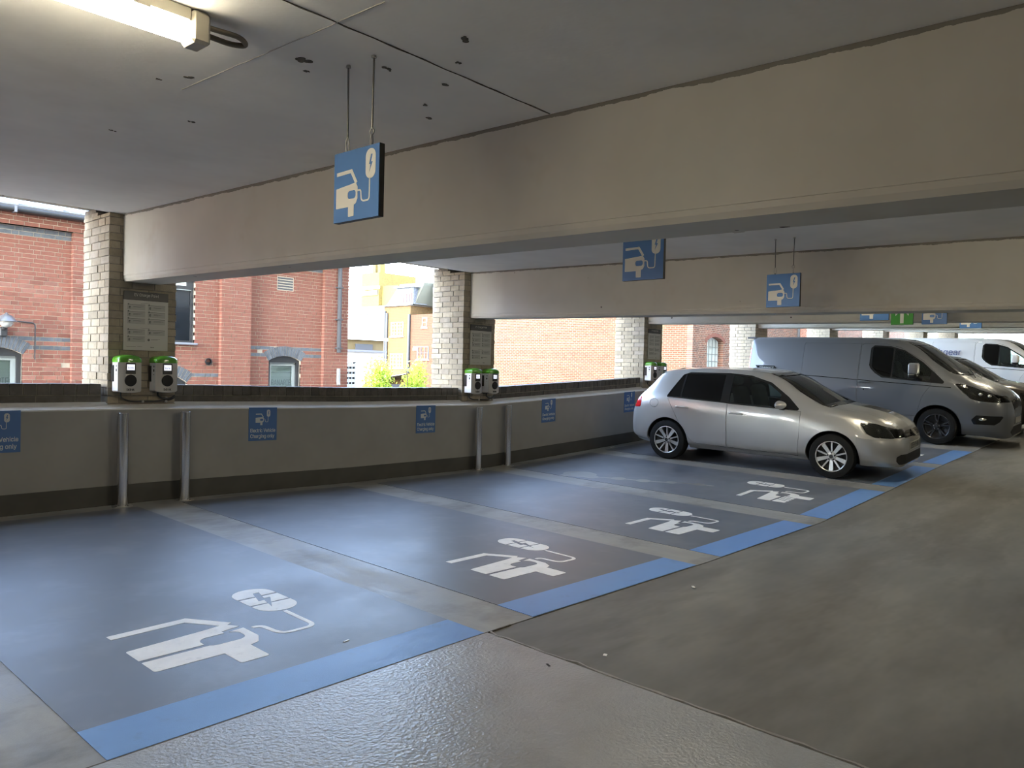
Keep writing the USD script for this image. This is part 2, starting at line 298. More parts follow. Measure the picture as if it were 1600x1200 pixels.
def car_symbol(cut=False):
    roof = LineString([(.07, .69), (.40, .70), (.515, .52)]).buffer(.026, cap_style='flat', join_style='mitre')
    body = Polygon([(.06, .20), (.06, .485), (.40, .515), (.50, .53), (.545, .46), (.545, .30), (.51, .235), (.465, .22), (.465, .06), (.34, .06), (.34, .20)]).buffer(-.012).buffer(.012, 4)
    notch = rrect(.325, .505, .31, .425, .045)
    cab = LineString(round_path([(.54, .41), (.615, .41), (.63, .25), (.80, .245), (.805, .56)], .055, 6)).buffer(.012, cap_style='flat')
    pill = rrect(.715, .925, .54, .95, .10)
    bolt = Polygon([(.825, .87), (.785, .735), (.815, .735), (.79, .615), (.865, .765), (.83, .765), (.86, .87)])
    car = shapely.union_all([roof, body]).difference(notch)
    pill = pill.difference(bolt)
    if not cut: return [car.union(cab), pill]
    car = car.difference(sbox(0, .325, .40, .35)).difference(Polygon([(.45, .42), (.60, .445), (.60, .475), (.45, .45)]))
    pill = pill.difference(Polygon([(.68, .80), (.96, .80), (.96, .815), (.68, .815)])).difference(sbox(.68, .675, .96, .69))
    cab = cab.difference(sbox(.5, .38, .575, .45)).difference(sbox(.7, .525, .9, .6))
    return [car, pill, cab]
SYM, SYMCUT = car_symbol(), car_symbol(True)
def drape_obj(name, poly, mat, parent, top, **k): return obj(name, drape(poly, top, 0.0005), mat, parent, **k)
bays = []
for i in range(6):
    a, b = 2.5*i + .22, 2.5*(i+1) - .22
    t = thing('parking_bay', BAYLAB[i], 'parking bay')
    surf_poly = sbox(a, -4.238, b, .149)
    drape_obj('bay_coating', surf_poly, M['bay'], t, .003, label='dark slate coating')
    drape_obj('blue_band', sbox(a, -4.542, b, -4.238), M['blue'], t, .0032, label='blue band along the aisle')
    if i < 4 or i == 5:
        ps = SYMCUT
        if i == 3: ps = [SYMCUT[0].difference(shapely.union_all([Polygon([(.12+.06*k, .19), (.14+.06*k, .19), (.20+.06*k, .325), (.18+.06*k, .325)]) for k in range(4)]))] + SYMCUT[1:]
        for nm, p in zip(('car_marking', 'charger_marking', 'cable_marking'), ps):
            q = affinity.affine_transform(p, [1.28, 0, 0, 1.21, 2.5*i + .62, -4.03 - .06*1.21])
            drape_obj(nm, q, M['mark'], t, .0045, label='white painted symbol')
    if i == 3:
        r = np.random.default_rng(5); pts = [(7.80+.07*k+r.normal(0, .02), -.86-.17*k) for k in range(12)]
        st = shapely.union_all([Point(p).buffer(.06+.05*r.random()) for p in pts[::2]] + [affinity.scale(Point(8.0, -.95).buffer(.28), .8, .9)] + [LineString(pts).buffer(.03)])
        drape_obj('worn_patch', st, M['strip'], t, .0036)
ORD = ['first', 'second', 'third', 'fourth', 'fifth', 'sixth', 'seventh', 'eighth', 'ninth', 'tenth']
for k in range(7, 17):
    tag(obj('bay_line', drape(sbox(2.5*k-.045, -4.5, 2.5*k+.045, .1), .003, .0005), M['mark']), ORD[k-7] + ' white bay line beyond the grey van, counted away from the hatchback', 'line', 'white bay lines beyond the charging bays')

soff = thing('ceiling', kind='structure')
COLX = [2.10 + 4.88*k for k in range(-1, 8)]; COLX[2] = 6.98; COLX[3] = 11.83
BX = [(c+.13, c+.50) for c in COLX]
obj('slab', drape(sbox(X0, Y0, X1, .47), .32, 0, zc), M['ceiling'], soff)
def soffit_strip(poly, m, nm='joint', d=.003): obj(nm, drape(poly, .0, -d, zc), m, soff)
soffit_strip(ragged(-.6, -5.02, 2.22, -4.99, .010, 11), M['grime']); soffit_strip(ragged(.87, -5.3, .862, -3.7, .006, 12), surf('scored_plaster', (.40, .38, .34), rough=.8))
def blot(x, y, w, seed):
    r = np.random.default_rng(seed); return shapely.union_all([Point(x+r.normal(0, w*.4), y+r.normal(0, w*.25)).buffer(w*(.12+.25*r.random()), 4) for _ in range(7)])
for s, (x, y, w) in enumerate([(1.02, -4.55, .05), (1.30, -4.78, .035), (.80, -3.9, .03), (1.28, -5.3, .04), (1.9, -4.4, .03), (1.6, -4.85, .03), (.72, -3.75, .02), (1.75, -4.55, .025), (1.15, -3.2, .03), (.95, -2.6, .02), (1.45, -5.1, .02), (1.1, -4.45, .02)]):
    for p in polys(blot(x, y, w, 40+s)): soffit_strip(p, M['grime'], 'chip', .002)
obj('edge_strip', drape(sbox(X0, .47, X1, .90), .32, .115, zc), surf('fascia_edge', (.20, .185, .16), rough=.8), soff)
def beam_mesh(x0, x1, y0, y1):
    n = 30; ys = np.linspace(y0, y1, n); c = .028; v, uv, f = [], [], []
    xm = (x0+x1)/2
    prof = [(x0, 'c', 0), (x0, 'b', c+.03), (x0+.004, 'b', c+.028), (x0+.004, 'b', c), (x0+c*.6, 'b', 0), (x1-c*.6, 'b', 0), (x1, 'b', c), (x1, 'c', 0)]
    for y in ys:
        b, t = float(zb(xm, y)), float(zc(xm, y)) + .02
        for x, k, d in prof:
            z = t if k == 'c' else b+d
            v.append((x, y, z)); uv.append((y, (z-b)/(t-.02-b)))
    m = len(prof)
    for i in range(n-1):
        for j in range(m-1): f.append([i*m+j, i*m+j+1, (i+1)*m+j+1, (i+1)*m+j])
        f.append([i*m+m-1, i*m, (i+1)*m, (i+1)*m+m-1])
    V = np.array(v); F = np.array(f); F = np.vstack([F[:, [0, 1, 2]], F[:, [0, 2, 3]]])
    e = [[0, j+1, j] for j in range(1, m-1)]; q = (n-1)*m; e += [[q, q+j, q+j+1] for j in range(1, m-1)]
    F = np.vstack([F, e])
    if trimesh.Trimesh(V, F, process=False).volume < 0: F = F[:, ::-1]
    # flat shading needs its own corners
    return (V[F].reshape(-1, 3), np.arange(len(F)*3).reshape(-1, 3)), np.array(uv)[F].reshape(-1, 2)
BEAML = ['concrete beam behind the camera to the left', 'nearest deep cream concrete beam across the top of the picture', 'second cream concrete beam, behind the nearest one and above the middle column', 'third concrete beam, a pale band above the hatchback', 'fourth concrete beam, above the rear of the grey van', 'fifth concrete beam, a thin strip above the grey van', 'sixth concrete beam, a thin strip above the far van', 'seventh concrete beam at the far end', 'last concrete beam, farthest from the camera']
for k, (a, b) in enumerate(BX):
    mesh, uv = beam_mesh(a, b, Y0, .445)
    obj('concrete_beam', mesh, M['beam'], label=BEAML[k], cat='beam', uv=uv)
# walls of the deck
WY = .37
def strip_along(prof, x0, x1, zfun=lambda x: zx(x)):
    """A profile of (y, height) swept along the outer wall, following the ramp."""
    xs = [x0] + [k for k in KX if x0 < k < x1] + [x1]; P = np.array(prof, float); m = len(P); V, F = [], []
    for x in xs: V += [(x, y, zfun(x)+h) for y, h in P]
    for i in range(len(xs)-1):
        for j in range(m):
            q = (j+1) % m; F += [[i*m+j, i*m+q, (i+1)*m+q], [i*m+j, (i+1)*m+q, (i+1)*m+j]]
    e = np.array(trimesh.creation.triangulate_polygon(Polygon(P), engine='earcut')[1]) % m; L = (len(xs)-1)*m
    F = np.vstack([F, e, np.array(e)[:, ::-1]+L])
    t = trimesh.Trimesh(np.array(V), F, process=False)
    return (t.vertices, t.faces[:, ::-1]) if t.volume < 0 else (t.vertices, t.faces)
wb = thing('wall_back', kind='structure')
obj('upstand', strip_along([(WY, -.2), (WY, .948), (.375, .952), (.50, 1.012), (1.10, 1.012), (1.10, -1.6), (.6, -1.6)], X0, X1), M['wall'], wb)
obj('ledge', strip_along([(WY-.004, .940), (WY-.003, .953), (.50, 1.016), (.50, .99), (WY+.02, .935)], X0, X1), M['ledge'], wb)
obj('baseboard_back', strip_along([(WY-.006, -.02), (WY-.006, .198), (WY+.01, .201), (WY+.01, -.02)], X0, X1), M['skirt'], kind='structure')
obj('wall_left', MB().box(X0-.3, X0, Y0, 1.1, -1, 3.3).get(), M['wall'], kind='structure')
wf = thing('wall_front', kind='structure')      # the far side of the deck, behind the camera
obj('parapet', MB().box(X0-.3, X1, Y0-.3, Y0, -1, 4.6).get(), M['wall'], wf)
obj('wall_right', MB().box(X1, X1+.3, Y0, -6.5, 0, 5.4).get(), M['wall'], kind='structure')
up = thing('wall_upper', kind='structure')      # the storeys above
obj('facing', strip_along([(.86, 2.975), (1.12, 2.975), (1.12, 12), (.86, 12)], X0-.3, X1), M['buffX'], up)
obj('upper_deck', drape(sbox(X0, Y0, X1, .86), 3.2, 2.9, zc), M['ceiling'], up)

# ------------------------------------------------------------------ brick columns, parapets
COLLAB = ['buff brick column just left of the picture', 'nearest buff brick column, with the first charging board and two chargers', 'middle buff brick column, right of the gap with the sunlit houses', 'third buff brick column, just behind the tail of the silver hatchback', 'buff brick column behind the rear of the grey van',
          'buff brick column seen above the roof of the grey van, left one', 'buff brick column seen above the roof of the grey van, middle one', 'buff brick column seen above the bonnet end of the grey van', 'farthest buff brick column']
CY0, CY1, CW, COURSE = .45, 1.105, .665, .0765
def column(k, x0):
    zb0 = zx(x0+.33) + .93; zt = zc(x0+.33, .5)-.004
    zt2 = 2.955 + zx(x0+.33)
    t = thing('brick_column', COLLAB[k], 'column', (x0, CY0, zb0))
    core = MB().box(.007, CW, .007, CY1-CY0, 0, zt-zb0).box(.007, CW, .36, CY1-CY0, zt-zb0-.01, zt2-zb0)
    obj('mortar', core.get(), M['buffmortar'], t)
    near = k in (0, 1, 2, 3)
    n = int((zt-zb0)/COURSE)+1; stuff = MB(); r = np.random.default_rng(100+k); L = .2145; J = .0105
    def put(a):
        j = r.normal(0, .0016, 3)
        v, f = cuboid(a[0]+j[0], a[1]+j[0], a[2]+j[1], a[3]+j[1], a[4], a[5])
        if near: obj('brick', (v, f), M['buff'][r.integers(0, 4)], t)
        else: stuff.add(v, f)
    for c in range(n):
        z0 = c*COURSE; z1 = min(z0+COURSE-.010, zt-zb0)
        if z1-z0 < .02: continue
        if c % 2:
            for q in range(3): put((0, .1025, q*(L+J), q*(L+J)+L, z0, z1))
            for q in range(2): put((.113+q*(.271+J), .113+q*(.271+J)+.271, 0, .1025, z0, z1))
        else:
            for q in range(3): put((q*(L+J), q*(L+J)+L+(.006 if q == 2 else 0), 0, .1025, z0, z1))
            put((0, .1025, .113, .113+.160, z0, z1)); put((0, .1025, .2835, .2835+L, z0, z1)); put((0, .1025, .5085, .5085+.145, z0, z1))
    z = n*COURSE
    while z < zt2-zb0+.03: put((0, .1025, .30, .30+L-.05, z-COURSE, z-.010)); put((0, .1025, .475, .655, z-COURSE, z-.010)); z += COURSE
    if not near: obj('brickwork', stuff.get(), M['buff'][1], t, kind='stuff')
    return t
for k, x in enumerate(COLX): column(k, x)
PARL = ['dark brick parapet at the left edge of the picture, left of the nearest column', 'dark brick parapet between the nearest and the middle column', 'dark brick parapet between the middle and the third column', 'dark brick parapet behind the silver hatchback', 'dark brick parapet behind the grey van', 'dark brick parapet beyond the grey van']
for k in range(6):
    a, b = COLX[k]+CW, COLX[k+1]-(.025 if k else .03)
    if k == 0: b = COLX[1]-.04
    t = thing('brick_parapet', PARL[k], 'parapet')
    r = np.random.default_rng(300+k)
    obj('mortar', strip_along([(.508, 1.0), (.508, 1.186), (.70, 1.186), (.70, 1.0)], a, b), M['copingmortar'], t)
    if k == 4 or k == 5: continue
    n = int((b-a)/.1125); p = (b-a)/n
    def shear(x0, x1, y0, y1, h0, h1):
        v, f = cuboid(x0, x1, y0, y1, h0, h1); v[:, 2] += zx(v[:, 0]); return v, f
    for q in range(n):
        j = r.normal(0, .0015); obj('coping_brick', shear(a+q*p+.005, a+(q+1)*p-.005, .50+j, .712, 1.088, 1.192+r.normal(0, .001)), M['coping'], t)
    for q in range((n+2)//3):
        x0 = a+max(0, q*3*p-.12)+.005; x1 = min(b, a+(q*3+3)*p-.12)-.005; j = r.normal(0, .0015)
        if x1-x0 > .03: obj('brick', shear(x0, x1, .502+j, .70, 1.016, 1.078), M['coping'], t)

# ------------------------------------------------------------------ lamps
def lamp(name, label, loc, first=None):
    t = thing(name, label, 'ceiling lamp', loc, group='tubular ceiling lamps over the parking deck')
    L = 1.5
    obj('tray', MB().box(-L, 0, -.045, .045, -.056, 0, .006).box(-1.2, -1.14, -.055, .055, -.06, 0).box(-.22, -.16, -.055, .055, -.06, 0).get(), M['tray'], t)
    prof = Point(0, -.078).buffer(.046, 10).union(sbox(-.046, -.078, .046, -.05))
    obj('diffuser', plate(prof, (-L, 0, 0), (0, 1, 0), (0, 0, 1), L-.01), M['tube'], t, smooth=40, label='glowing diffuser')
    for s in (0, -L-.075):
        obj('end_cap', bevel_box(s, s+.075, -.054, .054, -.128, -.002, .012), M['lid'], t)
    obj('conduit', tube(round_path([(.07, .018, -.06), (.20, .03, -.058), (.265, .01, -.05), (.21, -.028, -.04), (.07, -.02, -.045)], .05, 6), .011, 10), M['conduit'], t, smooth=40, label='looped grey conduit')
    return t
lx, ly = .45, -4.615
l0 = lamp('tubular_lamp', 'lit tubular ceiling lamp at the top left, with a looped conduit', (lx, ly, float(zc(lx, ly))))
OUT = 'tubular ceiling lamp of the same row, hidden from the photo by a beam'
for k in range(1, 9):
    x = lx + 4.88*k - .25; dup(l0, OUT, (x, ly-.045, float(zc(x, ly))), group='tubular ceiling lamps over the parking deck')
for k in range(1, 8, 2):
    x = lx + .6 + 4.88*k; dup(l0, 'tubular ceiling lamp over the driving aisle, out of the photo', (x, -10.2, float(zc(x, -10.2))), group='tubular ceiling lamps over the driving aisle')

# ------------------------------------------------------------------ hanging signs (faces towards -x, reading along -y)
def hang_sign(label, x, yc, zt, w=.325, h=.315, kind='car', lit=M['signblue'], group='blue hanging charging signs'):
    top = float(zc(x, yc)); t = thing('hanging_sign', label, 'sign', (x, yc, zt), group=group)
    obj('panel', bevel_box(0, .028, -w/2, w/2, -h, 0, .002), M['signedge'], t)
    obj('face', MB().box(-.002, .0015, -w/2+.001, w/2-.001, -h+.001, -.001).get(), lit, t)
    o = (-.002, w/2, -h)
    if kind == 'car':
        for nm, p in zip(('car_pictogram', 'charger_pictogram'), SYM):
            obj(nm, plate(affinity.scale(p, w, h, origin=(0, 0)), o, (0, -1, 0), (0, 0, 1), .0012), M['signwhite'], t)
    else:
        arrow = Polygon([(.42, .06), (.58, .06), (.58, .62), (.80, .40), (.80, .60), (.50, .92), (.20, .60), (.20, .40), (.42, .62)])
        obj('arrow_pictogram', plate(affinity.scale(arrow, w, h, origin=(0, 0)), o, (0, -1, 0), (0, 0, 1), .0012), M['signwhite'], t)
    for s, yy in enumerate((w*.27, -w*.27)):
        H = top - zt
        ring = .075 if s else .065
        obj('rod', tube([(.014, yy*1.05, H), (.014, yy, ring)], .0042, 8), M['darksteel'], t, smooth=40)
        obj('ceiling_plug', lathe([(0, H-.012), (.012, H-.012), (.009, H), (0, H)], (.014, yy*1.05, 0), n=12), M['galv'], t, smooth=40)
        if s:      # eyelet and short link
            a = np.linspace(0, 2*math.pi, 16, endpoint=False)
            obj('eyelet', tube([(.014, yy+.0135*math.cos(q), ring-.012+.0135*math.sin(q)) for q in a], .0032, 8, closed=True), M['galv'], t, smooth=50)
            obj('link', tube([(.014+.006*math.cos(q), yy, .021+.026*math.sin(q)) for q in a], .0024, 8, closed=True), M['galv'], t, smooth=50)
        else:      # snap hook
            a = np.linspace(0, 2*math.pi, 16, endpoint=False)
            obj('snap_hook', tube([(.014, yy+(.012-.004*math.sin(q))*math.cos(q), .034+.036*math.sin(q)) for q in a], .0028, 8, closed=True), M['galv'], t, smooth=50)
        obj('screw_eye', tube([(.014, yy, -.004), (.014, yy, .010)], .005, 8), M['darksteel'], t)
    return t
hang_sign('large blue hanging sign nearest the camera, with a white car and charger, below two rods', 1.155, -4.765, 2.385)
hang_sign('dark shaded blue hanging sign whose top is hidden behind the nearest beam', 3.61, -4.70, 2.37)
hang_sign('small bright blue hanging sign above the silver hatchback, hung on two thin rods', 6.27, -4.575, 2.388)
hang_sign('blue hanging sign cut by the second beam, left of the green arrow sign', 8.80, -4.635, 2.415)
hang_sign('blue hanging sign cut by the second beam, right of the green arrow sign', 11.30, -4.685, 2.515)
hang_sign('farthest blue hanging sign, only a strip below the third beam', 13.75, -4.65, 2.59)
hang_sign('green hanging sign with a white arrow pointing up', 11.28, -4.265, 2.515, .30, .315, 'arrow', M['signgreen'], 'green arrow sign')

# ------------------------------------------------------------------ wall signs on the upstand
SIGNX = [(1.153, 'left edge of the picture, cut off'), (3.747, 'right of the first pair of bollards'), (6.216, 'left of the second pair of bollards'), (8.885, 'right of the second pair of bollards'), (11.255, 'nearest the tail of the hatchback')]
for x, w in SIGNX:
    zt = zx(x)+.955; W, H = .352, .376
    t = thing('wall_sign', 'flat blue wall sign reading Electric Vehicle Charging only, ' + w, 'sign', (x, WY, zt), group='blue wall signs')
    sl = (np.interp(x+.2, KX, KZ)-np.interp(x-.2, KX, KZ))/.4; R = (1, 0, sl); Uv = (0, 0, 1)
    obj('panel', orient(trimesh.creation.box((W, H, .004)), (0, -.0025, -H/2), R, Uv), M['wallsign'], t)
    for nm, p in zip(('car_pictogram', 'charger_pictogram'), SYM):
        q = affinity.scale(p, W*.60, W*.56, origin=(0, 0)); obj(nm, plate(q, (-W/2+W*.20, -.0045, -H*.56), R, Uv, .0006), M['wallsignink'], t)
    for ln, yy, ww in (('Electric Vehicle', -.735, .90), ('Charging only', -.905, .865)):
        obj('lettering', text(ln, H*.105, (-W/2+W*.05, -.0045, H*yy), R, Uv, .0006, bold=True, width=W*ww), M['wallsignink'], t)

# ------------------------------------------------------------------ charging boards and chargers on the columns
COLW = {1: 'nearest column', 2: 'middle column', 3: 'third column behind the hatchback'}
def board(k):
    x0 = COLX[k]; zb0 = zx(x0+.33); Wd, H = .442, .502
    t = thing('charging_board', 'grey instruction board headed EV Charge Point on the ' + COLW[k], 'notice board', (x0+.137, CY0-.004, zb0+1.535), group='charging instruction boards')
    R, U = (1, 0, 0), (0, 0, 1)
    obj('board', MB().box(0, Wd, -.012, .002, 0, H).get(), M['board'], t)
    obj('header', MB().box(0, Wd, -.013, .002, H, H+.088).get(), M['boardhead'], t)
    obj('heading', text('EV Charge Point', .028, (Wd/2, -.0131, H+.042), R, U, .0007, align='c', width=.245), M['boardtext'], t)
    ink, bx, hd = MB(), MB(), MB()
    def lines(x, y, w, n=2):
        for q in range(n): ink.plate(sbox(0, 0, w*(1-.25*q), .0022), (x, -.0128, y-.0065*q), R, U, .0004)
    for c, rows in ((.035, (.405, .335, .265, .155, .083)), (.237, (.405, .335, .265, .155))):
        for q, y in enumerate(rows):
            bx.plate(sbox(0, 0, .175, .052), (c, -.012, y), R, U, .0005)
            ink.plate(sbox(0, 0, .175, .003).union(Point(.012, .003).buffer(.007)), (c, -.0124, y+.052), R, U, .0006)
            lines(c+.058, y+.033, .10 - .01*(q % 2), 2 if q % 2 == 0 else 3)
            ink.plate(sbox(.014, .012, .030, .034).difference(sbox(.020, .018, .036, .022)), (c, -.0125, y), R, U, .0006)
    ink.plate(Point(.0, .0).buffer(.012), (.248, -.0124, .108), R, U, .0006); lines(.272, .115, .09)
    lines(.165, .472, .09, 1); lines(.165, .222, .09, 1); lines(.03, .035, .09, 1); lines(.135, .035, .05, 1)
    obj('text_box', bx.get(), M['boardbox'], t, label='darker grey text panels'); obj('small_print', ink.get(), M['boardink'], t)
    obj('emblem', text('blink', .0125, (.265, -.0125, .027), R, U, .0006, bold=True), M['boardink'], t)
def charger(k, s):
    x0 = COLX[k]; zb0 = zx(x0+.33); W, D, H = .222, .165, .335
    xc = x0 + (.150, .513)[s]
    lab = ('left', 'right')[s] + ' grey wall charger with a green top on the ' + COLW[k]
    if (k, s) in made: pass
    t0 = made.get('c')
    loc = (xc, CY0-.006, zb0+1.122)
    if t0 is not None: return dup(t0, lab, loc)
    t = thing('wall_charger', lab, 'charger', loc, group='green-topped wall chargers'); made['c'] = t
    def bow(z0, z1, g=0.0, crown=0.0):
        n = 13; xs = np.linspace(-W/2+g, W/2-g, n); front = [(x, -D+.018*(2*x/W)**2*1.2+g) for x in xs]
        return Polygon(front + [(W/2-g, 0), (-W/2+g, 0)])
    def stack(rows):      # (z, inset) rows of the bowed plan
        V, F = [], []
        for z, g, dz in rows:
            P = np.array(bow(0, 0, g).exterior.coords)[:-1]; m = len(P); V += [(x, y, z + dz*(1-(2*x/W)**2)) for x, y in P]
        for i in range(len(rows)-1):
            for j in range(m): q = (j+1) % m; F += [[i*m+j, i*m+q, (i+1)*m+q], [i*m+j, (i+1)*m+q, (i+1)*m+j]]
        for base, flip in ((0, True), ((len(rows)-1)*m, False)):
            c = len(V); V.append(np.mean(V[base:base+m], 0))
            for j in range(m): q = (j+1) % m; F.append([c, base+q, base+j] if flip else [c, base+j, base+q])
        tm = trimesh.Trimesh(np.array(V), np.array(F), process=False)
        if tm.volume < 0: tm.invert()
        return tm
    obj('body', stack([(-.0, .012, -.012), (.004, .003, -.012), (.012, 0, -.012), (H-.045, 0, 0)]), M['chgbody'], t, smooth=35)
    obj('top_cover', stack([(H-.045, -.0015, 0), (H-.015, -.001, .002), (H-.002, .006, .010), (H+.010, .022, .014), (H+.018, .06, .012)]), M['chggreen'], t, smooth=45, label='glossy green top cover')
    for sg in (-1, 1): obj('side_panel', MB().box(min(sg*(W/2-.002), sg*(W/2+.0012)), max(sg*(W/2-.002), sg*(W/2+.0012)), -D+.026, -.012, .012, H-.048).get(), M['chgside'], t, label='white side panel')
    obj('label_strip', MB().box(-W/2-.002, -W/2, -.115, -.095, .20, .225).box(-W/2-.002, -W/2, -.115, -.10, .245, .262).box(-W/2-.002, -W/2, -.115, -.09, .17, .174).get(), M['blackmatte'], t)
    R, U = (1, 0, 0), (0, 0, 1); fy = -D-.0005
    sc = obj('display', plate(rrect(-.047, .047, .175, .285, .008), (0, fy+.006, 0), R, U, .0095), M['black'], t)
    obj('screen', plate(sbox(-.037, .214, .037, .270), (0, fy-.0032, 0), R, U, .0008), M['chgscreen'], t, label='lit white screen')
    obj('screen_lettering', text('blink', .021, (0, fy-.0038, .228), R, U, .0006, align='c', width=.056), M['screenink'], t)
    obj('socket_cover', lathe([(0, -.004), (.054, -.004), (.058, .001), (.056, .0065), (.048, .0085), (0, .0085)], (0, fy, .112), 'y', 40), M['blackmatte'], t, smooth=40, label='round dark socket cover')
    obj('emblem', text('blink', .0235, (0, fy+.001, .012), R, U, .0025, bold=True, align='c', width=.078), M['black'], t)
    obj('wall_bracket', MB().box(-W/2+.03, W/2-.03, -.03, .0005, -.01, .04).box(-W/2-.012, -W/2+.01, -.05, .0, .10, .26).get(), M['black'], t)
    return t
made = {}
for k in (1, 2, 3):
    board(k)
    for s in (0, 1): charger(k, s)
    x0 = COLX[k]; zb0 = zx(x0+.33)
    t = thing('charger_cable', 'black cables looping below the two chargers on the ' + COLW[k], 'cable', (x0, CY0, zb0+1.0))
    y = -.022
    obj('cable', tube(round_path([(.105, y-.03, .125), (.108, y-.01, .06), (.20, y, .022), (.45, y, .020), (.60, y-.006, .028), (.66, y+.01, .055)], .05, 6), .0085, 8), M['black'], t, smooth=50)
    obj('cable', tube(round_path([(.47, y-.03, .125), (.475, y-.01, .075), (.53, y-.012, .045), (.60, y-.014, .046), (.655, y-.004, .075)], .035, 6), .0085, 8), M['black'], t, smooth=50)
    for cx_, cz_ in ((.33, .018), (.565, .018), (.565, .052)):
        obj('clip', lathe([(0, -.02), (.014, -.02), (.014, .012), (.010, .016), (0, .016)], (cx_, y, cz_), 'y', 14), M['galv'], t, smooth=40)

# ------------------------------------------------------------------ bollards
BOL = [(2.178, .258, 'first bollard from the left, in front of the nearest column'), (2.798, .260, 'second bollard from the left, right of the nearest column'), (7.165, .275, 'third bollard from the left, below the middle column'), (7.81, .275, 'fourth bollard from the left, right of the middle column')]
b0 = None
for x, y, lab in BOL:
    loc = (x, y, float(zf(x, y)))
    lab = 'brushed steel ' + lab
    if b0 is None:
        b0 = t = thing('steel_bollard', lab, 'bollard', loc, group='brushed steel bollards along the wall'); H = .915
        obj('post', lathe([(.0, .004), (.0505, .004), (.0505, H-.004), (.047, H), (0, H)], n=40), M['steel'], t, smooth=40)
        obj('base_flange', lathe([(0, -.006), (.094, -.006), (.094, .004), (.088, .008), (.052, .008), (0, .008)], n=40), M['galv'], t, smooth=30)
        for a in range(4):
            q = a*math.pi/2+.4; obj('bolt', lathe([(0, .007), (.009, .007), (.009, .014), (.0, .014)], (.073*math.cos(q), .073*math.sin(q), 0), n=6), M['darksteel'], t)
    else: dup(b0, lab, loc)

# ------------------------------------------------------------------ litter on the floor
def scrap(name, label, x, y, w, h, c, r=0.3):
    p = affinity.rotate(sbox(-w/2, -h/2, w/2, h/2), math.degrees(r)); v = np.array(plate(p, (x, y, float(zf(x, y))+.0045), (1, 0, zx(x+.5)*2-zx(x)*2), (0, 1, MY), .002).vertices)
    t = plate(p, (x, y, float(zf(x, y))+.0046), (1, 0, zx(x+.5)*2-zx(x)*2), (0, 1, MY), .002); obj(name, t, c, label=label, cat='litter')
scrap('paper_scrap', 'white scrap of paper on the floor by the wall behind the hatchback', 10.55, .24, .13, .03, M['signwhite'], .1)
scrap('paper_scrap', 'scrap of white tape on the aisle, right of the second blue band', 4.15, -4.86, .05, .02, M['signwhite'], .7)
scrap('leaf_bit', 'small dark speck on the pale smooth slab in the foreground', 2.18, -5.10, .035, .012, M['blackmatte'], 1.1)
scrap('paper_scrap', 'tiny pale scrap on the dark aisle beside the slab joint', 2.52, -5.22, .03, .02, M['signwhite'], .4)
scrap('paper_scrap', 'tiny white scrap beside the nearest car symbol', 1.62, -4.13, .04, .012, M['signwhite'], .2)

# ------------------------------------------------------------------ cars
def to_m3(t):
    v, f = (t.vertices, t.faces) if hasattr(t, 'vertices') else t
    t = trimesh.Trimesh(np.asarray(v), np.asarray(f), process=True)
    if t.volume < 0: t.invert()
    return m3.Manifold(m3.Mesh(np.asarray(t.vertices, np.float32), np.asarray(t.faces, np.uint32)))
def prism(poly, axis, a, b):
    """A plan polygon pushed along an axis: 'y' takes (x, z), 'x' takes (y, z), 'z' takes (x, y)."""
    out = None
    for p in polys(poly):
        t = trimesh.creation.extrude_polygon(p, b-a, engine='earcut'); v = np.array(t.vertices); v[:, 2] += a
        v = {'y': v[:, [0, 2, 1]], 'x': v[:, [2, 0, 1]], 'z': v}[axis]
        q = to_m3((v, t.faces)); out = q if out is None else out + q
    return out
def both(poly, a=.30, b=1.4): return prism(poly, 'y', a, b), prism(poly, 'y', -b, -a)
def catmull(P, k):
    P = np.asarray(P, float); out = []
    for i in range(len(P)-1):
        p0 = P[max(i-1, 0)]; p1, p2 = P[i], P[i+1]; p3 = P[min(i+2, len(P)-1)]
        for t in np.arange(k)/k:
            m1 = (p2-p0)*.5*.9; m2 = (p3-p1)*.5*.9; h = [2*t**3-3*t*t+1, t**3-2*t*t+t, -2*t**3+3*t*t, t**3-t*t]
            out.append(h[0]*p1+h[1]*m1+h[2]*p2+h[3]*m2)
    return np.array(out + [P[-1]])
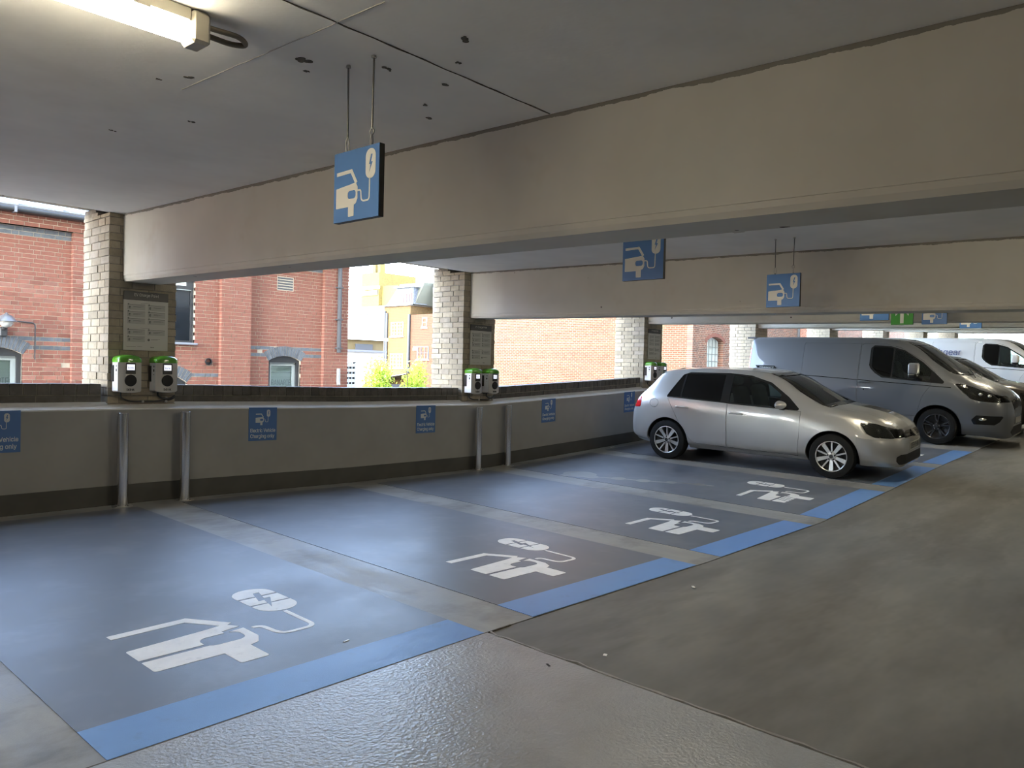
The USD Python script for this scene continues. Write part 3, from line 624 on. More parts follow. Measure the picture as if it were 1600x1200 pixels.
def loft(st, inset=0.0, ns=84, k=6):
    S = np.array([s for s, _ in st]); C = np.array([c for _, c in st], float)      # stations x control points x (w, z)
    f = PchipInterpolator(S, C.reshape(len(S), -1))
    # stations lie closer together at the ends, where the plan turns in
    u = np.linspace(0, 1, ns); u = .5-.5*np.cos(math.pi*u); u = .55*u + .45*np.linspace(0, 1, ns); s = S[0]+(S[-1]-S[0])*u
    rings = []
    for x in s:
        c = catmull(f(x).reshape(-1, 2), k); c[:, 0] = np.maximum(c[:, 0], 0)
        if inset:
            d = np.gradient(c, axis=0); nrm = np.stack([d[:, 1], -d[:, 0]], 1); nrm /= np.linalg.norm(nrm, axis=1, keepdims=True)+1e-9
            c = c - nrm*inset; c[:, 0] = np.maximum(c[:, 0], 1e-4)
        c[0, 0] = c[-1, 0] = 0
        h = np.vstack([c, (c[1:-1]*[-1, 1])[::-1]]); rings.append(np.column_stack([np.full(len(h), x), h]))
    if inset:
        for r in rings: r[:, 0] = np.clip(r[:, 0], S[0]+inset, S[-1]-inset)
        for i, r in enumerate(rings): r[:, 0] += (i-ns/2)*1e-6
    m = len(rings[0]); V = np.vstack(rings); F = []
    for i in range(ns-1):
        for j in range(m): q = (j+1) % m; F += [[i*m+j, i*m+q, (i+1)*m+q], [i*m+j, (i+1)*m+q, (i+1)*m+j]]
    for b, fl_ in ((0, True), ((ns-1)*m, False)):
        c = len(V); V = np.vstack([V, V[b:b+m].mean(0)])
        for j in range(m): q = (j+1) % m; F.append([c, b+q, b+j] if fl_ else [c, b+j, b+q])
    return to_m3((V, np.array(F)))
def ms(m):
    a = m.to_mesh(); return (np.array(a.vert_properties[:, :3], float), np.array(a.tri_verts))
def paint(name, c, metal, rough): return material(name, {'p': ('principled_bsdf', {'base_color': c, 'metallic': metal, 'roughness': rough, 'coat_weight': 1.0, 'coat_roughness': .04})}, surface='p.BSDF')
M['silver'] = paint('silver_car_paint', (.44, .435, .415), .55, .32)
M['vangrey'] = paint('grey_van_paint', (.125, .131, .138), .15, .34)
M['vanwhite'] = paint('white_van_paint', (.66, .66, .67), .0, .4)
M['carblack'] = paint('dark_bronze_car_paint', (.045, .036, .028), .4, .35)
M['tyre'] = plain('tyre_rubber', (.012, .012, .0115), .75, spec=.25)
M['rimdark'] = plain('rim_barrel_dark', (.012, .012, .012), .4)
M['alloy'] = plain('alloy_silver', (.66, .65, .62), .28, .8)
M['alloydark'] = plain('alloy_dark_grey', (.075, .075, .078), .25, .7)
M['carglass'] = pane('car_glass', (.70, .76, .73))
M['carglassdark'] = pane('car_glass_tinted', (.075, .08, .078))
M['gloss'] = plain('gloss_black_trim', (.012, .012, .012), .12)
M['interior'] = plain('car_interior', (.030, .029, .027), .8)
M['lampclear'] = pane('lamp_cover', (.80, .80, .78))
M['chrome'] = plain('chrome', (.78, .76, .72), .08, 1.0)
M['redlamp'] = plain('red_tail_lamp', (.55, .015, .02), .12, coat=.5)
M['plate'] = plain('number_plate', (.42, .41, .36), .45)
def wheel(t, x, y, z, R, rim, W, style, name='wheel'):
    """A wheel on the right (y<0) or the left of the car; its outer face looks away from the middle."""
    w = thing(name, parent=t); s = -1 if y < 0 else 1; n = 48
    def lt(p): 
        q = lathe(p, (0, 0, 0), 'y', n); v = np.array(q.vertices)
        if s > 0: v[:, 1] *= -1; q = trimesh.Trimesh(v, np.array(q.faces)[:, ::-1], process=False)
        q.vertices = q.vertices + [x, y, z]; return q
    obj('tyre', lt([(rim-.005, -W+.02), (R-.02, -W+.0), (R, -W+.03), (R, -.03), (R-.012, -.008), (R-.05, .006), (rim+.012, .004), (rim-.006, -.010), (rim-.006, -W+.02)]), M['tyre'], w, smooth=35)
    obj('rim', lt([(0, -W+.03), (rim-.02, -W+.03), (rim-.018, -.055), (rim-.006, -.012), (rim-.010, -.010), (rim-.022, -.05), (.10, -.095), (0, -.095)]), M['rimdark'], w, smooth=35)
    obj('rim_lip', lt([(rim-.008, -.016), (rim+.004, -.012), (rim+.005, .002), (rim-.002, .004), (rim-.009, -.002), (rim-.008, -.016)]), M['alloy' if style == 'five' else 'alloydark'], w, smooth=35)
    obj('brake_disc', lt([(0, -.09), (rim*.66, -.105), (rim*.66, -.088), (.06, -.085), (0, -.085)]), M['rimdark'], w, smooth=35)
    def spoke(a, w0, w1, off=0.0):
        r0, r1 = .045, rim-.006; P = []
        for d0, d1 in ((-.020, -.012), (-.042, -.045)):
            for r, hw, d in ((r0, w0, d0-.006), (r1, w1, d1)):
                for sg in (-1, 1): P.append((r, sg*hw+off*(r-r0)/(r1-r0), d))
        q = trimesh.convex.convex_hull(np.array(P)); v = np.array(q.vertices); c, sn = math.cos(a), math.sin(a)
        X = v[:, 0]*c-v[:, 1]*sn; Z = v[:, 0]*sn+v[:, 1]*c
        return trimesh.Trimesh(np.stack([X+x, y+s*v[:, 2], Z+z], 1), q.faces, process=False)
    if style == 'five':
        for i in range(5):
            a = -math.pi/2 + i*2*math.pi/5
            obj('spoke', spoke(a, .020, .030), M['alloy'], w); obj('spoke', spoke(a+math.pi/5, .012, .010), M['alloy'], w)
    else:
        for i in range(5):
            a = math.pi/2 + i*2*math.pi/5
            for o in (-.035, .035): obj('spoke', spoke(a, .014, .011, o), M['alloydark'], w)
    obj('hub_cap', lt([(0, -.035), (.062, -.035), (.058, -.014), (.036, -.010), (.032, -.004), (0, -.003)]), M['alloy' if style == 'five' else 'alloydark'], w, smooth=35)
    obj('centre_badge', lt([(0, -.006), (.027, -.006), (.026, .0), (0, .0)]), M['black'], w)
    for i in range(5):
        a = math.pi/2+i*2*math.pi/5; q = lathe([(0, -.012), (.011, -.012), (.010, -.002), (0, -.001)], (0, 0, 0), 'y', 10); v = np.array(q.vertices)*[1, -s if s < 0 else -1, 1]
        obj('wheel_bolt', trimesh.Trimesh(np.array(q.vertices)*[1, (1 if s < 0 else -1), 1]+[x+.05*math.cos(a), y, z+.05*math.sin(a)], np.array(q.faces) if s < 0 else np.array(q.faces)[:, ::-1], process=False), M['black' if style == 'five' else 'chrome'], w)
    return w
def car_matrix(px, py, yaw, x_for_slope):
    a = float(zx(x_for_slope+.5)-zx(x_for_slope-.5)); f = np.array([math.cos(yaw), math.sin(yaw), 0]); f[2] = a*f[0]+MY*f[1]; f /= np.linalg.norm(f)
    n = np.array([-a, -MY, 1.0]); n /= np.linalg.norm(n); l = np.cross(n, f); z = float(zf(px, py)) + .003
    return Gf.Matrix4d(*f, 0, *l, 0, *n, 0, px, py, z, 1)
def grow(p, d): return p.buffer(d, join_style='round')
GAP = .0045
class Car:
    def __init__(s, t, st, body_mat, arches, core_top):
        s.t, s.mat = t, body_mat
        s.outer = loft(st); s.i1 = loft(st, .004); s.i2 = loft(st, .008); s.i3 = loft(st, .030)
        s.shell = s.outer - s.i3; s.glass = s.i1 - s.i2
        s.core = loft(st, .034) ^ prism(sbox(-2, -.2, 6, core_top), 'y', -1.4, 1.4)
        for x, z, r in arches:
            c = to_m3(lathe([(0, -1.5), (r, -1.5), (r, 1.5), (0, 1.5)], (x, 0, z), 'y', 56)); s.shell = s.shell - c
            c2 = to_m3(lathe([(0, -1.5), (r+.012, -1.5), (r+.012, 1.5), (0, 1.5)], (x, 0, z), 'y', 40)) - to_m3(MBbox(x-1, x+1, -.52, .52, -1, 2)); s.core = s.core - c2
    def take(s, name, vol, mat, gap=True, vol_small=None, shell=None, **k):
        sh = s.shell if shell is None else shell
        p = sh ^ (vol_small if vol_small is not None else vol)
        if not p.is_empty(): obj(name, ms(p), mat, s.t, smooth=32, **k)
        s.shell = s.shell - vol
    def side(s, name, poly, mat, ya=.30, gap=GAP, **k):
        for v, w in zip(both(poly, ya), both(grow(poly, -gap), ya) if gap else both(poly, ya)): s.take(name, v, mat, vol_small=w, **k)
    def window_side(s, frame, panes, glass, trim):
        """Gloss surround of a window band, with the panes let into it."""
        cut = shapely.union_all([p for p in panes])
        for sg, (v, w) in enumerate(zip(both(frame), both(frame.difference(cut)))):
            o = s.shell ^ w; obj('window_surround', ms(o), trim, s.t, smooth=32); s.shell = s.shell - v
        for p, g in zip(panes, glass):
            for v in both(grow(p, .006)): obj('side_window', ms(s.glass ^ v), g, s.t, smooth=40)
    def window_front(s, name, poly, a, b, glass, band=.025, ax='x'):
        v = prism(poly, ax, a, b); inner = prism(grow(poly, -band), ax, a, b)
        obj(name+'_surround', ms(s.shell ^ (v - inner)), M['gloss'], s.t, smooth=32); s.shell = s.shell - v
        obj(name, ms(s.glass ^ prism(grow(poly, -band+.006), ax, a, b)), glass, s.t, smooth=40)
    def done(s):
        obj('body', ms(s.shell), s.mat, s.t, smooth=32); obj('underbody', ms(s.core), M['interior'], s.t)
def MBbox(*a): return cuboid(*a)
def spoly(pts, r=.0): 
    p = Polygon(pts).buffer(0); return p.buffer(-r).buffer(r, 6) if r else p
def ellip(c, r, sub=2):
    t = trimesh.creation.icosphere(sub, 1.0); return trimesh.Trimesh(np.array(t.vertices)*r+c, t.faces, process=False)
def rbox(x0, x1, y0, y1, z0, z1, r):
    s_ = trimesh.creation.icosphere(2, r); P = [np.array(s_.vertices)+[x, y, z] for x in (x0+r, x1-r) for y in (y0+r, y1-r) for z in (z0+r, z1-r)]
    return trimesh.convex.convex_hull(np.vstack(P))
def handle(t, x, y, z, L, mat):
    s = -1 if y < 0 else 1
    return obj('door_handle', tube(round_path([(x-L/2, y-s*.012, z), (x-L/2+.02, y+s*.022, z+.004), (x+L/2-.02, y+s*.022, z+.002), (x+L/2, y-s*.012, z-.004)], .025, 5), [.013]*2+[.015]*(2*5+2-4)+[.013]*2, 10), mat, t, smooth=45)
def seat(t, x, y, zb_, h):
    mb = MB(); mb.mesh(bevel_box(x-.05, x+.40, y-.23, y+.23, zb_-.25, zb_+.05, .05))
    q = bevel_box(-.06, .06, -.23, .23, 0, h, .05); v = np.array(q.vertices); v[:, 0] -= v[:, 2]*.25; mb.mesh(trimesh.Trimesh(v+[x-.05, y, zb_], q.faces))
    q = bevel_box(-.05, .05, -.13, .13, h+.03, h+.20, .04); v = np.array(q.vertices); v[:, 0] -= v[:, 2]*.25; mb.mesh(trimesh.Trimesh(v+[x-.05, y, zb_], q.faces))
    obj('seat', mb.get(), M['interior'], t)
def mirror(t, x, y, z, rx, ry, rz, mat):
    s = -1 if y < 0 else 1
    e = ellip((x, y, z), (rx, ry, rz), 3); v = np.array(e.vertices); v[:, 0] = np.where(v[:, 0] < x, x+(v[:, 0]-x)*.35, v[:, 0]); e = trimesh.Trimesh(v, e.faces, process=False)
    h = obj('door_mirror', e, mat, t, smooth=50)
    obj('mirror_base', tube([(x-.01, y-s*ry*.7, z-rz*.75), (x+.03, y-s*(ry+.06), z-rz*1.1)], [.035, .028], 10), M['gloss'], t, smooth=50)

def hatchback(label, mat4, mat, glass2, plate_text=None, sym=True, zk=1.0):
    t = thing('hatchback_car', label, 'car', mat4=mat4)
    # station: s, (sill w, bottom z), (lower w, z), (widest w, z), (belt w, z), (cant rail w, z), top z
    rows = [(-.755, .44, .40, .52, .45, .56, .55, .52, .68, .44, .71, .715),
            (-.735, .54, .34, .63, .42, .66, .56, .62, .73, .50, .775, .79),
            (-.68, .64, .27, .745, .38, .775, .58, .72, .80, .56, .87, .90),
            (-.58, .70, .24, .805, .36, .845, .62, .785, .93, .58, 1.03, 1.065),
            (-.42, .745, .225, .845, .36, .878, .66, .825, .99, .57, 1.19, 1.245),
            (-.24, .765, .215, .865, .36, .888, .68, .842, 1.01, .575, 1.345, 1.415),
            (.0, .775, .205, .87, .36, .890, .69, .850, 1.02, .59, 1.395, 1.455),
            (.5, .78, .20, .872, .36, .892, .69, .855, 1.00, .605, 1.425, 1.480),
            (1.0, .78, .20, .872, .36, .892, .69, .855, .975, .61, 1.425, 1.484),
            (1.4, .78, .20, .872, .36, .892, .68, .855, .955, .605, 1.405, 1.465),
            (1.72, .78, .20, .872, .36, .892, .67, .855, .94, .60, 1.33, 1.405),
            (2.02, .78, .20, .872, .36, .890, .66, .850, .925, .62, 1.185, 1.265),
            (2.30, .78, .20, .872, .36, .888, .66, .835, .91, .66, 1.05, 1.115),
            (2.50, .78, .20, .872, .37, .888, .66, .825, .90, .68, .975, 1.015),
            (2.75, .78, .20, .868, .38, .885, .64, .800, .875, .62, .945, .975),
            (3.00, .76, .20, .845, .38, .860, .61, .740, .835, .55, .895, .925),
            (3.18, .73, .20, .790, .38, .800, .58, .670, .785, .48, .840, .865),
            (3.30, .68, .20, .715, .37, .725, .55, .590, .735, .41, .780, .802),
            (3.38, .62, .205, .630, .36, .640, .52, .505, .680, .35, .716, .735),
            (3.425, .55, .22, .535, .36, .535, .50, .415, .620, .29, .645, .660),
            (3.45, .42, .26, .41, .36, .41, .48, .33, .560, .22, .582, .590)]
    st = [(r[0], [(0, r[2]), (r[1]*.85, r[2]), (r[1], r[2]+.05), (r[3], r[4]), (r[5], r[6]), (r[7], r[8]), (r[9], r[10]), (r[9]*.55, r[11]-.012), (0, r[11])]) for r in rows]
    st = [(s, [(w, z*zk) for w, z in c]) for s, c in st]
    Z = lambda P: [(x, z*zk) for x, z in P]
    C = Car(t, st, mat, [(0, .315, .365), (2.578, .315, .365)], .80*zk)
    frame = spoly(Z([(-.03, 1.005), (.02, 1.10), (.17, 1.365), (.28, 1.405), (.95, 1.418), (1.30, 1.395), (1.62, 1.305), (1.92, 1.105), (2.13, .925), (1.02, .965), (.25, 1.00)]), .02)
    q1 = spoly(Z([(.0, 1.025), (.05, 1.11), (.175, 1.345), (.215, 1.37), (.215, 1.018)]), .008)
    q2 = spoly(Z([(.245, 1.02), (.245, 1.375), (.90, 1.388), (.90, .99)]), .012)
    q3 = spoly(Z([(1.03, .985), (1.03, 1.388), (1.28, 1.367), (1.60, 1.278), (1.80, 1.14), (1.80, .958)]), .015)
    C.window_side(frame, [q1, q2, q3], [glass2, glass2, M['carglass']], M['gloss'])
    for nm, P in (('rear_door', [(.0, .995), (.08, .86), (.19, .66), (.30, .48), (.42, .34), (.48, .305), (1.01, .285), (1.012, .972), (.2, 1.0)]), ('front_door', [(1.018, .285), (2.10, .268), (2.125, .60), (2.13, .922), (1.018, .966)])):
        C.side(nm, spoly(Z(P), .01), mat, .45)
    C.window_front('windscreen', Polygon([(y, z*zk) for y, z in [(-.50, 1.425), (.50, 1.425), (.60, 1.20), (.69, .985), (.40, 1.0), (0, 1.005), (-.40, 1.0), (-.69, .985), (-.60, 1.20)]]).buffer(-.03).buffer(.03), 1.35, 2.9, M['carglass'], .03)
    C.window_front('rear_window', Polygon([(y, z*zk) for y, z in [(-.46, 1.36), (.46, 1.36), (.60, 1.05), (-.60, 1.05)]]).buffer(-.04).buffer(.04), -.75, -.1, glass2, .025)
    hl = spoly(Z([(2.93, .795), (3.02, .67), (3.12, .622), (3.30, .612), (3.46, .625), (3.46, .70), (3.30, .742), (3.10, .808)]), .015)
    for v, w in zip(both(hl, .36), both(grow(hl, -.004), .36)):
        p = C.shell ^ w; C.shell = C.shell - v
        L = obj('headlight', ms((C.i3 ^ v) - loft(st, .075)), M['gloss'], t, smooth=32, label='dark headlight housing')
        obj('lens', ms((C.i1 - C.i2) ^ w), M['lampclear'], t, smooth=40)
    for sg in (-1, 1):
        for x, y, r in ((3.14, .69, .050), (3.255, .575, .042)):
            obj('reflector', ellip((x, sg*y, .70*zk), (.045, r, r*.85)), M['chrome'], t, smooth=60, label='bright headlight reflector')
    gr = Polygon([(y, z*zk) for y, z in [(-.44, .612), (-.42, .665), (-.3, .70), (.3, .70), (.42, .665), (.44, .612)]])
    C.take('grille', prism(gr, 'x', 3.2, 3.6), M['gloss'], shell=C.shell)
    for z in (.632, .668): obj('grille_bar', ms((loft(st, -.004) - C.i1) ^ prism(sbox(-.41, z*zk-.004, .41, z*zk+.003), 'x', 3.3, 3.6)), M['blackmatte'], t)
    li = Polygon([(y, z*zk) for y, z in [(-.64, .30), (-.60, .255), (.60, .255), (.64, .30), (.64, .36), (.58, .39), (-.58, .39), (-.64, .36)]]).buffer(-.02).buffer(.02)
    C.take('lower_intake', prism(li, 'x', 3.0, 3.6), M['blackmatte'])
    C.take('bonnet', prism(Polygon([(2.46, -.60), (3.36, -.43), (3.40, 0), (3.36, .43), (2.46, .60), (2.56, 0)]), 'z', .74*zk, 1.2*zk) , mat, vol_small=prism(grow(Polygon([(2.46, -.60), (3.36, -.43), (3.40, 0), (3.36, .43), (2.46, .60), (2.56, 0)]), -GAP), 'z', .74*zk, 1.2*zk))
    tl = spoly(Z([(-.72, .80), (-.50, .815), (-.485, .90), (-.50, .985), (-.70, .975)]), .02)
    C.side('tail_lamp', tl, M['redlamp'], .45, label='red tail lamp')
    for sg in (-1, 1):
        ff = affinity.scale(Point(-.235, .90*zk).buffer(.078), 1, .92)
    C.take('fuel_flap', prism(ff, 'y', -1.4, -.4), mat, vol_small=prism(grow(ff, -GAP), 'y', -1.4, -.4))
    # crease lines: bumper joints
    C.take('front_bumper', prism(Polygon([(2.93, .1), (3.7, .1), (3.7, .598*zk), (3.02, .598*zk), (2.905, .62*zk)]), 'y', -1.4, 1.4), mat, vol_small=prism(Polygon([(2.93, .1), (3.7, .1), (3.7, .598*zk), (3.02, .598*zk), (2.905, .62*zk)]).buffer(-.002), 'y', -1.4, 1.4))
    C.done()
    for sg in (-1, 1):
        for x in (0, 2.578): wheel(t, x, sg*.875, .316, .316, .213, .205, 'five')
        handle(t, .27, sg*.898, .862*zk, .21, M['alloy']); handle(t, 1.17, sg*.902, .825*zk, .21, M['alloy'])
        mirror(t, 1.86, sg*1.0, 1.005*zk, .105, .13, .062, mat)
        seat(t, 1.15, sg*.36, .78*zk, .42); seat(t, .25, sg*.36, .80*zk, .38)
    obj('rear_spoiler', trimesh.convex.convex_hull(np.array([(x, sg*w, z*zk) for sg in (-1, 1) for x, w, z in ((-.33, .42, 1.375), (-.30, .47, 1.385), (-.20, .50, 1.405), (-.02, .50, 1.435), (-.02, .30, 1.455), (-.20, .30, 1.428), (-.33, .30, 1.392), (-.10, .5, 1.39))])), mat, t)
    obj('steering_wheel', tube([(1.72+.06*math.cos(a), -.36+.18*math.sin(a)*1.0, .93*zk+.17*math.cos(a)) for a in np.linspace(0, 2*math.pi, 24, endpoint=False)], .014, 8, closed=True), M['interior'], t, smooth=50)
    obj('dashboard', bevel_box(1.75, 2.35, -.66, .66, .70*zk, .92*zk, .08), M['interior'], t)
    obj('rear_view_mirror', bevel_box(1.66, 1.70, -.12, .12, 1.24*zk, 1.31*zk, .015), M['black'], t)
    if plate_text:
        obj('number_plate', MB().box(3.448, 3.456, -.26, .26, .425, .535).get(), M['plate'], t); obj('plate_letters', text(plate_text, .075, (3.4565, -.235, .444), (0, 1, 0), (0, 0, 1), .0008, bold=True, width=.47), M['black'], t)
        obj('plate_plinth', bevel_box(3.40, 3.4475, -.30, .30, .405, .55, .008), mat, t)
    if sym:
        o = np.array([3.437, 0, .665]); nrm = np.array([.80, 0, .6]); R = np.array([0, 1.0, 0]); U = np.array([-.6, 0, .8])
        ring = Point(0, 0).buffer(.058, 24).difference(Point(0, 0).buffer(.050, 24))
        vw = shapely.union_all([LineString([(-.026, .043), (0, .004), (.026, .043)]).buffer(.0045, join_style='mitre'), LineString([(-.046, .022), (-.022, -.042), (0, -.004), (.022, -.042), (.046, .022)]).buffer(.0045, join_style='mitre')]).intersection(Point(0, 0).buffer(.052))
        obj('badge_disc', plate(Point(0, 0).buffer(.057, 24), o-nrm*.03, R, U, .031), M['black'], t); obj('badge', plate(ring.union(vw), o+nrm*.0012, R, U, .006), M['chrome'], t)
    return t

def panel_van(label, mat4, mat, style, writing):
    t = thing('panel_van', label, 'van', mat4=mat4)
    rows = [(-.93, .62, .42, .72, .52, .76, .75, .74, 1.10, .60, 1.80, 1.86),
            (-.91, .72, .36, .85, .50, .89, .75, .86, 1.12, .66, 1.86, 1.925),
            (-.86, .80, .32, .93, .50, .962, .78, .935, 1.15, .70, 1.90, 1.965),
            (-.70, .84, .30, .96, .50, .985, .82, .955, 1.18, .72, 1.92, 1.985),
            (.0, .86, .29, .968, .50, .990, .85, .960, 1.18, .73, 1.935, 1.998),
            (1.0, .86, .28, .968, .50, .990, .85, .958, 1.18, .73, 1.94, 2.0),
            (1.7, .86, .26, .968, .48, .990, .85, .955, 1.18, .725, 1.93, 1.992),
            (2.10, .86, .25, .968, .46, .990, .84, .952, 1.175, .71, 1.90, 1.968),
            (2.40, .86, .24, .966, .44, .990, .84, .950, 1.17, .70, 1.80, 1.885),
            (2.80, .86, .23, .964, .44, .988, .83, .948, 1.165, .71, 1.55, 1.655),
            (3.15, .86, .22, .962, .44, .986, .82, .940, 1.15, .76, 1.33, 1.42),
            (3.35, .85, .21, .956, .43, .980, .80, .925, 1.12, .78, 1.23, 1.29),
            (3.60, .83, .20, .930, .42, .950, .77, .880, 1.05, .70, 1.13, 1.185),
            (3.80, .80, .19, .875, .40, .890, .73, .800, .985, .62, 1.05, 1.10),
            (3.92, .76, .18, .800, .38, .812, .69, .710, .93, .54, .985, 1.03),
            (4.00, .70, .18, .715, .36, .720, .65, .62, .88, .47, .915, .95),
            (4.05, .60, .19, .60, .34, .60, .60, .51, .80, .38, .83, .86),
            (4.085, .46, .22, .46, .33, .46, .55, .40, .68, .28, .72, .735)]
    st = [(r[0], [(0, r[2]), (r[1]*.85, r[2]), (r[1], r[2]+.05), (r[3], r[4]), (r[5], r[6]), (r[7], r[8]), (r[9], r[10]), (r[9]*.6, r[11]-.014), (0, r[11])]) for r in rows]
    C = Car(t, st, mat, [(0, .345, .41), (2.933, .345, .41)], 1.02)
    frame = spoly([(1.66, 1.80), (1.72, 1.855), (2.02, 1.842), (2.28, 1.765), (2.62, 1.545), (3.08, 1.150), (2.5, 1.185), (1.92, 1.225), (1.78, 1.31), (1.69, 1.40), (1.66, 1.46)], .03)
    p1 = spoly([(1.70, 1.80), (1.73, 1.82), (2.0, 1.812), (2.08, 1.795), (2.08, 1.24), (1.94, 1.25), (1.81, 1.33), (1.715, 1.43)], .02)
    p2 = spoly([(2.11, 1.785), (2.28, 1.73), (2.60, 1.525), (2.78, 1.385), (2.78, 1.20), (2.11, 1.238)], .02)
    C.window_side(frame, [p1, p2], [M['carglassdark'], M['carglass']], M['gloss'])
    for nm, P in (('front_door', [(1.475, .52), (1.475, 1.86), (1.53, 1.895), (1.95, 1.885), (2.20, 1.82), (2.62, 1.575), (2.86, 1.36), (2.80, 1.10), (2.67, .90), (2.58, .52)]), ('side_door', [(.32, .50), (.32, 1.885), (1.465, 1.89), (1.465, .52)])):
        p = spoly(P, .02)
        C.side(nm, p, mat, .45)
    C.window_front('windscreen', Polygon([(-.60, 1.905), (.60, 1.905), (.68, 1.62), (.755, 1.335), (.4, 1.31), (0, 1.30), (-.4, 1.31), (-.755, 1.335), (-.68, 1.62)]).buffer(-.04).buffer(.04), 2.0, 3.7, M['carglass'], .035)
    hl = spoly([(3.20, 1.165), (3.30, 1.06), (3.48, .90), (3.60, .865), (3.84, .845), (4.2, .85), (4.2, .93), (3.90, .965), (3.62, 1.065), (3.34, 1.165)], .012)
    for v, w in zip(both(hl, .46), both(grow(hl, -.004), .46)):
        C.shell = C.shell - v
        obj('headlight', ms((C.i3 ^ v) - loft(st, .085)), M['gloss'], t, smooth=32, label='dark headlight housing'); obj('lens', ms(C.glass ^ w), M['lampclear'], t, smooth=40)
    for sg in (-1, 1):
        for x, y, z, r in ((3.62, .885, .985, .05), (3.75, .82, .955, .055), (3.88, .71, .905, .045)):
            obj('reflector', ellip((x, sg*y, z), (r*.8, r*.8, r*.75)), M['chrome'], t, smooth=60, label='bright headlight reflector')
    C.take('bonnet', prism(Polygon([(3.32, -.74), (3.84, -.66), (4.0, -.42), (4.03, 0), (4.0, .42), (3.84, .66), (3.32, .74), (3.46, 0)]), 'z', .87, 1.5), mat, vol_small=prism(grow(Polygon([(3.32, -.74), (3.84, -.66), (4.0, -.42), (4.03, 0), (4.0, .42), (3.84, .66), (3.32, .74), (3.46, 0)]), -GAP), 'z', .87, 1.5))
    gr = Polygon([(-.40, .92), (.40, .92), (.44, .84), (.33, .60), (.26, .565), (-.26, .565), (-.33, .60), (-.44, .84)]).buffer(-.02).buffer(.02)
    C.take('grille', prism(gr, 'x', 3.75, 4.3), M['gloss'])
    for z in (.645, .715, .785, .855): obj('grille_bar', ms((loft(st, -.012) - C.i2) ^ prism(sbox(-.36, z-.014, .36, z+.014).intersection(gr.buffer(-.02)), 'x', 3.85, 4.3)), M['gloss'], t, smooth=30)
    li = Polygon([(-.56, .30), (-.45, .235), (.45, .235), (.56, .30), (.42, .40), (-.42, .40)]).buffer(-.02).buffer(.02)
    C.take('lower_intake', prism(li, 'x', 3.7, 4.3), M['blackmatte'])
    fg = spoly([(3.50, .515), (3.58, .605), (3.99, .60), (3.93, .49), (3.86, .435), (3.54, .435)], .02)
    for v, w in zip(both(fg, .44), both(grow(fg, -.002), .44)):
        p = C.shell ^ w; obj('fog_lamp_recess', ms(p), M['gloss'], t, smooth=32); C.shell = C.shell - v
    for sg in (-1, 1): obj('fog_lamp', ellip((3.66, sg*.915, .535), (.085, .03, .032)), M['chrome'], t, smooth=60)
    tl = spoly([(-.97, .95), (-.80, .95), (-.84, 1.40), (-.845, 1.76), (-.95, 1.76)], .02)
    C.side('tail_lamp', tl, M['redlamp'], .55, label='tall red tail lamp')
    C.done()
    for sg in (-1, 1):
        for x in (0, 2.933): wheel(t, x, sg*.955, .345, .345, .232, .225, style)
        handle(t, 1.60, sg*.968, 1.13, .22, mat)
        e = rbox(2.46, 2.63, min(sg*1.01, sg*1.25), max(sg*1.01, sg*1.25), 1.31, 1.54, .05); obj('door_mirror', e, mat, t, smooth=60); obj('mirror_lower', rbox(2.465, 2.62, min(sg*1.015, sg*1.245), max(sg*1.015, sg*1.245), 1.25, 1.36, .04), M['gloss'], t, smooth=60); obj('mirror_arm', tube([(2.54, sg*1.10, 1.30), (2.62, sg*.93, 1.225)], .04, 10), M['gloss'], t, smooth=50)
        seat(t, 1.95, sg*.45, 1.0, .52)
        obj('lock_button', ellip((1.60, sg*.985, .98), (.017, .006, .017)), M['black'], t)
    obj('side_moulding', ms((loft(st, -.004) - C.i1) ^ prism(Polygon([(.34, 1.205), (3.15, 1.085), (3.15, 1.098), (.34, 1.219)]), 'y', -1.4, 1.4)), M['gloss'], t, label='thin black side stripe')
    obj('roof_spoiler', bevel_box(-1.03, -.80, -.66, .66, 1.955, 1.992, .015), mat, t)
    obj('roof_vent', bevel_box(2.02, 2.14, -.60, -.50, 1.93, 1.965, .012), M['black'], t); obj('roof_vent', bevel_box(2.02, 2.14, .50, .60, 1.93, 1.965, .012), M['black'], t)
    obj('bulkhead', MB().box(1.40, 1.43, -.66, .66, .9, 1.80).get(), M['interior'], t)
    obj('dashboard', bevel_box(2.55, 3.25, -.80, .80, .95, 1.20, .08), M['interior'], t)
    for w in (-.35, .25): obj('wiper', tube([(3.42, w, 1.275), (3.33, w+.28, 1.335), (3.22, w+.50, 1.40)], .010, 8), M['black'], t, smooth=50)
    obj('number_plate', MB().box(4.088, 4.094, -.26, .26, .445, .555).get(), M['plate'], t); obj('plate_plinth', bevel_box(4.02, 4.0875, -.30, .30, .43, .565, .008), mat, t)
    obj('badge', plate(affinity.scale(Point(0, 0).buffer(.07, 20), 1, .42), (4.072, 0, .875), (0, 1, 0), (-.25, 0, .97), .02), M['chrome'], t)
    # rear quarter window line pressed into the side, and writing
    if writing == 'TRANSIT':
        for sg in (-1,):
            y = -.978
            obj('badge_panel', plate(Polygon([(0, .088), (.43, .088), (.50, 0), (.08, 0)]), (-.69, y+.012, 1.298), (1, 0, 0), (0, .33, .944), .004), M['gloss'], t)
            obj('badge_lettering', text('TRANSIT', .045, (-.60, y+.018, 1.316), (1, 0, 0), (0, .33, .944), .006, bold=True, width=.33), M['framegrey'], t)
    else:
        U = np.array([0, .285, .958]); o = np.array([-.10, -.912, 1.50])
        obj('lettering', text('Switchgear', .19, o, (1, 0, 0), U, .006, width=1.22), plain('van_letter_blue', (.07, .085, .20), .5), t)
